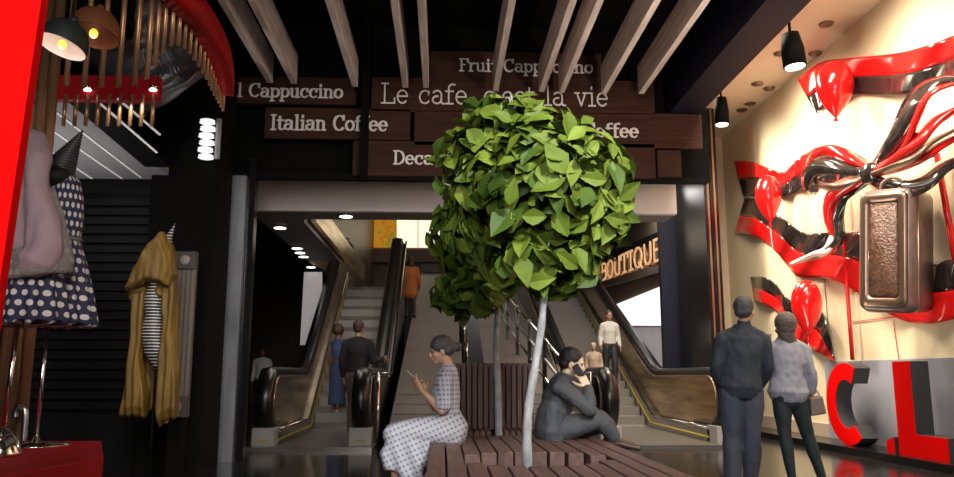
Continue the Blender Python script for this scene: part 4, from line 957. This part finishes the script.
# ---- seated woman in printed dress
YS = 6.6
def js(px, py, dy=0): return at(px, py, Y=YS+dy)
w1 = T('person', 'seated woman in pale printed dress, dark hair in a bun, looking down at a phone', 'person', js(446, 441))
J = dict(pelvis=js(448,425), chest=js(446,392), neck=js(449,368), sl=js(446,378,-.15), sr=js(448,378,.15), el=js(442,411,-.20), er=js(436,409,.16),
         wl=js(421,389,-.10), wr=js(425,392,.06), hl=js(444,430,-.09), hr=js(444,430,.09), kl=js(395,433,-.09), kr=js(396,431,.08), al=js(395,480,-.06), ar=js(401,481,.07), waist=.86, sh=.86)
hc = js(440.5, 351); fdir = V((-1, -.10, -.28))
def human(parent, J, hc, fd, skin, s=1., up=(0,0,1), hands=None, feet=None, hs=None, vox=.007, k=1., armthick=1., neckr=.048, hdn=True):
    mb = MB(); hs = hs or s
    P, R = head_shapes(mb, hc, fd, up, hs); torso(mb, J, k)
    nb = J['neck']; f_, r_, u_ = frame(fd, up); mb.loft([nb-(hc-nb)*.25, nb, hc-u_*.045*hs-f_*.02*hs], [.062*s, neckr*s, neckr*s], n=14)
    for q_ in 'lr': arm(mb, J, q_, k, thick=armthick); leg(mb, J, q_, k)
    for h in (hands or []): hand(mb, **h)
    for an, d in (feet or []): foot(mb, an, d, s)
    body = fuse(mb, 'body', skin, parent, vox, 2); face_bits(P, R, hs, parent); return P, R
P, R = human(w1, J, hc, fdir, MT['skin'], .92, hs=.93, k=.82, vox=.006, hands=[dict(w=J['wl'], d=js(412,376,-.08)-J['wl'], pn=V((.2,.6,.75)), th=V((0,.9,.35)), s=.92, curl=.35), dict(w=J['wr'], d=js(418,380,.02)-J['wr'], pn=V((-.3,-.9,.2)), th=V((-.3,0,1)), s=.92, curl=.45)],
      feet=[(J['al'], (-1,-.15,0)), (J['ar'], (-1,-.1,0))])
hair_cap(hc, fdir, .95, m=MT['hairgrey'], parent=w1, front=.006, extra=lambda mb, P, R: (mb.ell(P(0,-.150,-.005), (.042, .048, .040)), mb.loft([P(0,-.09,.02), P(0,-.145,-.005)], [.045, .035])))
mb = MB(); torso(mb, J, .82, .020, low=False); mb.loft([J['chest'], J['chest'].lerp(J['pelvis'], .55), J['chest'].lerp(J['pelvis'], .75)], [(.150,.118),(.128,.102),(.125,.105)], side=J['sr']-J['sl'], n=20)
mb.loft([J['neck']+V((0,0,-.05)), J['neck']+V((0,0,-.02))], [(.085,.07),(.06,.058)], side=J['sr']-J['sl'])
for q_ in 'lr': arm(mb, J, q_, .82, .022, upto=.40)
puv = lambda co: (co.x*.7+co.y*.25, co.z)
fuse(mb, 'dress_top', MT['plaid'], w1, .007, 2, uv=lambda co: (co.x+co.y*.4, co.z), wr=.006, wscale=(14, 14, 7))
MB().loft([J['chest'].lerp(J['pelvis'], .60), J['chest'].lerp(J['pelvis'], .66)], [(.133,.112), (.133,.112)], side=J['sr']-J['sl'], n=24, round=False).build('waist_tie', MT['plaid'], w1, uv=lambda co: (co.x, co.z*3))
mb = MB()
mb.loft([J['chest'].lerp(J['pelvis'], .62), J['chest'].lerp(J['pelvis'], .85), J['pelvis'], J['pelvis']+V((.0,0,-.06))], [(.118,.105),(.155,.14),(.185,.165),(.19,.16)], side=(0,1,0), n=22)
for q_ in 'lr': mb.loft([J['h'+q_], J['h'+q_].lerp(J['k'+q_], .5), J['k'+q_]+V((-.02,0,-.02))], [.125, .110, .088], n=18)
sil = [(396,428),(386,440),(381.5,452),(386,467),(393,471),(402,477),(412,481),(423,479),(428,462),(432,443),(436,428),(420,420)]
ctr = V((0,0,0))
for a, b in sil: ctr += js(a, b)
ctr /= len(sil)
ly = []
for dy, k_ in ((-.185,.72), (-.17,.90), (-.12,1.), (0,1.), (.12,1.), (.17,.90), (.185,.72)): ly.append([ctr+(js(a, b)-ctr)*k_+V((0,dy,0)) for a, b in sil])
mb.rings(ly, True)
fuse(mb, 'dress_skirt', MT['plaid'], w1, .009, 3, uv=lambda co: ((co.x*.8+co.z*.45)*1., co.z*.85-co.x*.35), fold=lambda v: .014*math.sin((v.x*1.1+v.y*.3+.35*v.z)*46)*max(0, min(1, (.52-v.z)*4)))
ph = T('mobile_phone', 'slim grey phone held up by the seated woman', 'phone', js(413,376,-.04))
a, b = js(408, 370.5, -.06), js(419, 381.5, -.05); up_ = (a-b).normalized(); sdv = V((0,1,0)); nrm = up_.cross(sdv).normalized()
MB().prism([b-sdv*.035, b+sdv*.035, a+sdv*.035, a-sdv*.035], nrm*.009).build('case', MT['phonegrey'], ph, bevel=.003)
MB().prism([b-sdv*.031+up_*.005+nrm*.010, b+sdv*.031+up_*.005+nrm*.010, a+sdv*.031-up_*.005+nrm*.010, a-sdv*.031-up_*.005+nrm*.010], nrm*.001).build('screen', MT['phone'], ph)
# ---- seated man in suit on the phone
YT = 6.85
def jt(px, py, dy=0): return at(px, py, Y=YT+dy)
g1 = T('person', 'seated man in charcoal suit and black cap of hair, hand with phone at his ear', 'person', jt(560, 440))
J = dict(pelvis=jt(557,427), chest=jt(558,398), neck=jt(565,379), sr=jt(560,386,-.19), sl=jt(563,386,.17), er=jt(590,411,-.24), el=jt(594,414,.14),
         wr=jt(588,387,-.15), wl=jt(577,414,-.02), hr=jt(562,430,-.10), hl=jt(562,430,.10), kr=jt(600,418,-.12), kl=jt(606,424,.10), ar=jt(616,440,-.10), al=jt(612,438,.05), sh=1.05)
hc = jt(573, 364); fdir = V((1, -.25, -.28))
P, R = human(g1, J, hc, fdir, MT['skinp'], 1., hs=1.02, vox=.006, k=.95, hands=[dict(w=J['wr'], d=jt(579,372,-.12)-J['wr'], pn=V((-.4,.9,0)), th=V((-.5,0,.5)), s=1.05, curl=.32), dict(w=J['wl'], d=V((-1,-.1,.1)), pn=V((0,.2,-1)), th=V((0,1,0)), s=1., curl=.3)])
hair_cap(hc, fdir, 1.04, m=MT['hairblack'], parent=g1, front=.0, thick=.011)
mb = MB(); torso(mb, J, .95, .028); arm(mb, J, 'r', .95, .020, .96); arm(mb, J, 'l', .95, .020, .92)
mb.loft([J['neck']-V((.015,0,.06)), J['neck']-V((.01,0,.01))], [(.10,.085), (.07,.068)], side=J['sr']-J['sl'])
mb.loft([jt(552,410,-.02), jt(550,428,-.02), jt(552,436,0)], [(.12,.19),(.13,.21),(.14,.21)], side=(1,0,0), n=18)
fuse(mb, 'jacket', MT['suit'], g1, .007, 2, wr=.011, wscale=(12, 12, 9))
mb = MB(); mb.loft([J['neck']-V((-.02,0,.045)), J['neck']+V((.008,0,.005))], [(.062,.060), (.054,.056)]); 
fuse(mb, 'shirt_collar', MT['whitecloth'], g1, .006)
MB().loft([J['el'].lerp(J['wl'], .90), J['el'].lerp(J['wl'], 1.0)], [.040, .038], round=False).build('shirt_cuff', MT['whitecloth'], g1)
mb = MB(); [leg(mb, J, q_, 1., .016, .96, 1.2) for q_ in 'rl']; fuse(mb, 'trousers', MT['suit'], g1, .007, 2, wr=.008, wscale=(10, 10, 10))
mb = MB(); foot(mb, J['ar']+V((0,0,.02)), (1,-.3,-.06), 1.05, .004); foot(mb, J['al']+V((0,0,.02)), (1,.1,-.06), 1.05, .004); fuse(mb, 'shoes', MT['shoe'], g1, .007)
ph = T('mobile_phone', 'black phone pressed to the suited man\'s ear', 'phone', jt(578, 371, -.1))
a, b = jt(574.5, 365, -.125), jt(582, 377, -.13); up_ = (a-b).normalized(); sdv = V((.35,-.1,.25)).normalized(); nrm = V((0,-1,0))
MB().prism([b-sdv*.03, b+sdv*.03, a+sdv*.03, a-sdv*.03], nrm*.009).build('case', MT['phone'], ph, bevel=.003)
MB().prism([b-sdv*.027+V((0,.002,0)), b+sdv*.027+V((0,.002,0)), a+sdv*.027+V((0,.002,0)), a-sdv*.027+V((0,.002,0))], (0,-.001,0)).build('screen', MT['gloss_black'], ph)
# ---- standing man, back view
YP = 7.2
def jp(px, py, dy=0): return at(px, py, Y=YP+dy)
g2 = T('person', 'standing man seen from behind in navy shirt and blue-grey trousers', 'person', (jp(743,488).x, YP, 0))
J = dict(pelvis=jp(740,386), chest=jp(742,353), neck=jp(744,328), sl=jp(722,339), sr=jp(763,339), el=jp(716,368,.0), er=jp(768,368,.0), wl=jp(724,393,.10), wr=jp(759,388,.12),
         hl=jp(731,392), hr=jp(751,392), kl=jp(732,436,.02), kr=jp(752,436,-.02), al=jp(733,480,0), ar=jp(751,480,.06), sh=1.08, waist=1.08)
zc = J['al'].z-.09
hc = jp(744.5, 311.5); fdir = V((.55, .83, -.03))
human(g2, J, hc, fdir, MT['skin2'], 1., hs=1.04, vox=.007, hands=[dict(w=J['wl'], d=V((.3,.3,-1)), pn=V((1,.2,.3)), th=V((0,1,0)), s=1., curl=.4), dict(w=J['wr'], d=V((-.5,.5,-.5)), pn=V((-1,.0,.3)), th=V((0,1,.3)), s=1., curl=.4)])
hair_cap(hc, fdir, 1.05, m=MT['hairgrey'], parent=g2, thick=.012)
mb = MB(); torso(mb, J, 1., .024, low=False); mb.loft([J['chest'], J['pelvis'].lerp(J['chest'], .5), J['pelvis']-V((0,0,.015))], [(.19,.14),(.178,.14),(.200,.162)], side=(1,0,0), n=20)
arm(mb, J, 'l', 1., .018, .94); arm(mb, J, 'r', 1., .018, .94); mb.loft([J['neck']-V((0,0,.04)), J['neck']+V((0,0,.045))], [(.085,.075), (.060,.062)])
fuse(mb, 'shirt', MT['navycloth'], g2, .008, 2, wr=.012, wscale=(10, 10, 7))
mb = MB(); mb.loft([J['pelvis']+V((0,0,.06)), J['pelvis'], J['pelvis']-V((0,0,.05))], [(.160,.125),(.178,.135),(.175,.13)], n=20)
for q_ in 'lr': leg(mb, J, q_, 1., .026, 1., 1.25)
fuse(mb, 'trousers', MT['navytrs'], g2, .008, 2, wr=.010, wscale=(10, 10, 5))
mb = MB(); foot(mb, V((J['al'].x, J['al'].y, .085)), (-.2,1,0), 1., .006); foot(mb, V((J['ar'].x, J['ar'].y, .085)), (.25,1,0), 1., .006); fuse(mb, 'shoes', MT['shoeblack'], g2, .008)
# ---- standing woman, back view
def jq(px, py, dy=0): return at(px, py, Y=7.3+dy)
g3 = T('person', 'standing woman seen from behind in grey blouse and dark slim trousers', 'person', (jq(800,486).x, 7.3, 0))
J = dict(pelvis=jq(788,390), chest=jq(787,361), neck=jq(786,340), sl=jq(773,349), sr=jq(803,349), el=jq(770,372,.10), er=jq(811,374,-.02), wl=jq(768,352,.30), wr=jq(811,392,.02),
         hl=jq(781,397), hr=jq(797,397), kl=jq(785,436,.0), kr=jq(808,436,.02), al=jq(792,478,.0), ar=jq(822,478,.02), sh=.92, waist=.92)
hc = jq(784, 327.5); fdir = V((-.15, 1, .03))
human(g3, J, hc, fdir, MT['skin'], .94, hs=.98, vox=.007, k=.85, hands=[dict(w=J['wr'], d=V((.25,.1,-1)), pn=V((-1,0,.1)), th=V((0,1,0)), s=.92, curl=.55), dict(w=J['wl'], d=V((0,.25,.9)), pn=V((1,.3,0)), th=V((.3,1,0)), s=.92, curl=.5)])
hair_cap(hc, fdir, 1.0, m=MT['hairash'], parent=g3, thick=.022, name='headscarf', extra=lambda mb, P, R: mb.loft([P(0,-.03,.0), P(0,-.035,-.07), P(0.02,-.03,-.15)], [(.085,.09), (.075,.075), (.085,.06)]))
mb = MB(); torso(mb, J, .85, .026, low=False); mb.loft([J['chest'], J['pelvis'].lerp(J['chest'], .5), J['pelvis'].lerp(J['chest'], .08), J['pelvis']-V((0,0,.02))], [(.165,.125),(.150,.12),(.172,.135),(.186,.150)], side=(1,0,0), n=20)
arm(mb, J, 'l', .85, .020, .95); arm(mb, J, 'r', .85, .022, .95)
fuse(mb, 'blouse', MT['greytop'], g3, .008, 2, wr=.013, wscale=(10, 10, 7))
mb = MB(); mb.loft([J['pelvis']+V((0,0,.03)), J['pelvis']-V((0,0,.04)), J['pelvis']-V((0,0,.08))], [(.145,.115),(.165,.13),(.155,.12)], n=20)
for q_ in 'lr': leg(mb, J, q_, .90, .008, 1.)
fuse(mb, 'trousers', MT['darkpants'], g3, .007, 2, wr=.004, wscale=(12, 12, 9))
mb = MB(); foot(mb, V((J['al'].x, J['al'].y, .08)), (-.2,1,0), .9, .004); foot(mb, V((J['ar'].x, J['ar'].y, .08)), (.35,1,0), .9, .004); fuse(mb, 'shoes', MT['shoeblack'], g3, .008)
ph = MB().prism([jq(766.5,343,.30), jq(770.5,343,.24), jq(771.5,334,.26), jq(767.5,334,.32)], (.006,.008,0)).build('mobile_phone', MT['phonegrey'])
tag(ph, 'phone held up in front of the standing woman\'s shoulder', 'phone')
hb = T('handbag', 'taupe handbag hanging from the standing woman\'s right hand', 'handbag', jq(818, 415))
mb = MB(); A = [jq(810,398,-.05), jq(822,396,-.05), jq(826,413.5,-.05), jq(811,416,-.05)]
mb.rings([[V(p)+V((0,-.02,0)) for p in A], [p+(p-A[0].lerp(A[2],.5))*.04+V((0,.02,0)) for p in A], [p+(p-A[0].lerp(A[2],.5))*.04+V((0,.10,0)) for p in A], [p+V((0,.13,0)) for p in A]], False); mb.build('bag_body', MT['bagtaupe'], hb, bevel=.012)
for dy in (-.04, .06): MB().tube(cr([jq(812,398,dy), jq(811.5,392,dy), jq(813.5,388,dy+.02), jq(817,391,dy), jq(820,397,dy)], 4), .006, 6).build('handle', MT['bagtaupe'], hb)
# ---- distant people: same joints, placed by a stance
def walker(label, x, y, z, h, yaw, skin, hairm, parts, s_hair=1., stance=.06, armL=(-.24, .05, .50), armR=(.24, .05, .50), longhair=0, shoem='shoeblack', vox=.012, k=1., afro=0, handr=None, bareleg=False):
    root = T('person', label, 'person', (x, y, z)); ca, sa = math.cos(yaw), math.sin(yaw)
    L = lambda a, b, c: V((x+(a*ca-b*sa)*h/1.75, y+(a*sa+b*ca)*h/1.75, z+c*h))
    s = h/1.75
    J = dict(pelvis=L(0,0,.54), chest=L(0,0,.715), neck=L(0,-.01,.83), sl=L(-.175*k,0,.795), sr=L(.175*k,0,.795), el=L(-.235*k,-.03,.635), er=L(.235*k,-.03,.635), wl=L(*armL), wr=L(*armR),
             hl=L(-.09,0,.50), hr=L(.09,0,.50), kl=L(-.09,.02+stance,.28), kr=L(.09,.02-stance,.28), al=L(-.10,-.02+stance,.055), ar=L(.10,-.02-stance,.055), waist=.95, sh=k)
    hc = L(0,.015,.925); fd = V((-sa, ca, 0)); kk = s*k
    f3 = V((-sa, ca, -.3)); fr = V((ca, sa, 0))
    human(root, J, hc, fd, skin, s, hs=s*1.0, vox=.009, k=kk, hands=[dict(w=J['wl'], d=J['wl']-J['el'], pn=fr, th=fd, s=s, curl=.3), dict(w=J['wr'], d=J['wr']-J['er'], pn=-fr, th=fd, s=s, curl=.3)], feet=[(J['al'], fd), (J['ar'], fd)])
    hair_cap(hc, fd, s*1.03, m=hairm, parent=root, thick=.012+afro, extra=(lambda mb, P, R: mb.loft([P(0,-.05,0), P(0,-.06,-.12), P(0,-.06,-.12-longhair)], [(.08*s,.06*s), (.085*s,.05*s), (.07*s,.04*s)])) if longhair else None)
    for kind, m in parts:
        mb = MB()
        if kind == 'top': torso(mb, J, kk, .022*s, low=False); mb.loft([J['chest'], J['pelvis']], [(.165*kk,.13*kk), (.165*kk,.13*kk)], side=fr, n=16); [arm(mb, J, q_, kk, .018*s, .94) for q_ in 'lr']; nm = 'top'
        if kind == 'sleeveless': torso(mb, J, kk, .012*s, low=False); nm = 'top'
        if kind == 'trousers': mb.loft([J['pelvis']+V((0,0,.05*s)), J['pelvis']-V((0,0,.05*s))], [(.16*kk,.125*kk), (.17*kk,.13*kk)], side=fr, n=16); [leg(mb, J, q_, kk, .022*s, 1., 1.2) for q_ in 'lr']; nm = 'trousers'
        if kind == 'skirt': mb.loft([L(0,0,.60), L(0,0,.48), L(0,0,.28), L(0,0,.12)], [(.14*kk,.11*kk), (.185*kk,.15*kk), (.18*kk,.16*kk), (.20*kk,.18*kk)], side=fr, n=18, round=False); nm = 'skirt'
        if kind == 'coat': mb.loft([L(0,0,.80), L(0,0,.70), L(0,0,.58), L(0,0,.44), L(0,0,.37)], [(.15*kk,.10*kk), (.19*kk,.14*kk), (.185*kk,.14*kk), (.215*kk,.16*kk), (.225*kk,.165*kk)], side=fr, n=18); [arm(mb, J, q_, kk, .026*s, .95) for q_ in 'lr']; nm = 'coat'
        if kind == 'tights': [leg(mb, J, q_, kk, .004*s, 1.) for q_ in 'lr']; nm = 'tights'
        fuse(mb, nm, m, root, .012, 2, wr=.006*s)
    mb = MB(); [foot(mb, J['a'+q_], fd, s, .005) for q_ in 'lr']; fuse(mb, 'shoes', MT[shoem], root, .010)
    return root
pm = at(356, 437, Y=13.3)
walker('man in black sweater and brown trousers at the foot of the left escalator', pm.x, 13.3, .03, 1.84, math.radians(-12), MT['skin2'], MT['hairbrown'], [('trousers', MT['olivetrs']), ('top', MT['blackcloth'])], armR=(.33, .28, .66), k=1.06)
pm = at(336, 410, Y=14.75)
walker('woman with curly hair in blue skirt ahead of the man on the left escalator', pm.x, 14.8, .262, 1.62, math.radians(-35), MT['skin3'], MT['hairbrown'], [('skirt', MT['bluecloth']), ('sleeveless', MT['bluecloth'])], k=.9, afro=.025, shoem='phonegrey')
pm = at(410.5, 316, Y=20)
walker('woman in rust coat and dark tights walking up the ramp', pm.x, 20, (20-11.1)*RS-.02, 1.56, math.radians(10), MT['skin3'], MT['hairbrown'], [('coat', MT['coat']), ('tights', MT['darkgrey'])], k=.9, longhair=.08)
pm = at(610, 372, Y=16.6)
walker('man in white shirt and dark trousers riding down the right escalator', pm.x, 16.55, .81, 1.50, math.radians(185), MT['skin2'], MT['hairbrown'], [('trousers', MT['darkgrey']), ('top', MT['whitecloth'])], k=.95)
pm = at(593.5, 372, Y=15.8)
walker('child in beige jacket beside the man in white on the right escalator', pm.x, 15.75, .487, 1.12, math.radians(170), MT['skin'], MT['beige'], [('trousers', MT['beige']), ('top', MT['beige'])], k=1.0)
pm = at(262, 372, Y=20)
walker('distant person in white shirt beyond the left escalator\'s outer newel', pm.x, 20, 0, 1.66, math.radians(170), MT['skin3'], MT['hairblack'], [('trousers', MT['darkgrey']), ('top', MT['whitecloth'])])
# ================================================================ LIGHT
w = bpy.data.worlds.new('world'); bpy.context.scene.world = w; w.use_nodes = True
w.node_tree.nodes['Background'].inputs[0].default_value = (.85, .85, 1, 1); w.node_tree.nodes['Background'].inputs[1].default_value = .018
area('front_fill', (-.2, -1.5, 3.2), (.9, 6, 1.2), 2.4, 118, (1, .96, .93), spread=110)  # added soft light behind the camera, brightens people and tree from the front
area('tree_key', (1.8, 1.2, 4.0), (.6, 5.4, 2.0), .7, 50, (1, .97, .90), spread=60)
area('red_board_fill', (-1.2, -.2, 2.2), (-1.2, 2, 1.6), .6, 5, (1, .95, .93), spread=70)  # extra unseen light near the camera to brighten the red board
for y, pw in ((4.0, 120), (6.2, 170), (8.6, 200), (11.2, 220), (13.8, 300)): area('display_lamp', (4.0, y, 5.5), (5.6, y+.3, 2.2), .5, pw, (1, .88, .68), size_y=1.8, spread=130)
area('display_floor_wash', (4.3, 9.8, .3), (5.6, 10.3, 2.6), .3, 45, (1, .88, .68), size_y=5., spread=130)
area('hall_lamp', (.2, 17, 7.6), (0, 18, 1), 4, 115, (1, .88, .74))
area('hall_front_lamp', (-1.6, 11.9, 3.15), (-1.7, 13, 0), .3, 12, (1, .90, .80), size_y=1.2)
area('hall_front_lamp', (1.5, 11.9, 3.15), (1.6, 13, 0), .3, 16, (1, .90, .80), size_y=1.2)
area('right_hall_lamp', (4.2, 18, 5.1), (4.2, 18, 0), 1.5, 70, (1, .95, .90))
area('left_hall_lamp', (-2.3, 13, 3.15), (-2.3, 13.5, 0), .4, 6, (1, .92, .82))
area('board_fill', (2.5, 5.5, 2.6), (1.8, 8.6, 4.5), .5, 30, (1, .85, .72), spread=110)  # invented warm light low in front, lifts the boards and slats
area('shop_fill', (-.5, 1.5, 2.7), (-2.7, 5.2, 1.4), .4, 3.5, (1, .90, .82), spread=45)  # added light aimed at the mannequins, not one of the shop's lamps
area('shop_soffit_fill', (-4.0, 7.4, 1.0), (-4.0, 7.2, 3.1), .5, 22, (1, .97, .97), spread=120)  # added below the shop ceiling, which otherwise renders black
area('coat_fill', (-2.4, 5.9, 3.0), (-3.0, 7.3, 1.2), .3, 3, (1, .92, .8), spread=70)  # added to lighten the ochre coat; no fixture hangs here
sc = bpy.context.scene
sc.view_settings.view_transform = 'Standard'; sc.view_settings.look = 'None'; sc.view_settings.gamma = 1; sc.view_settings.use_curve_mapping = False
sc.view_settings.exposure = 0
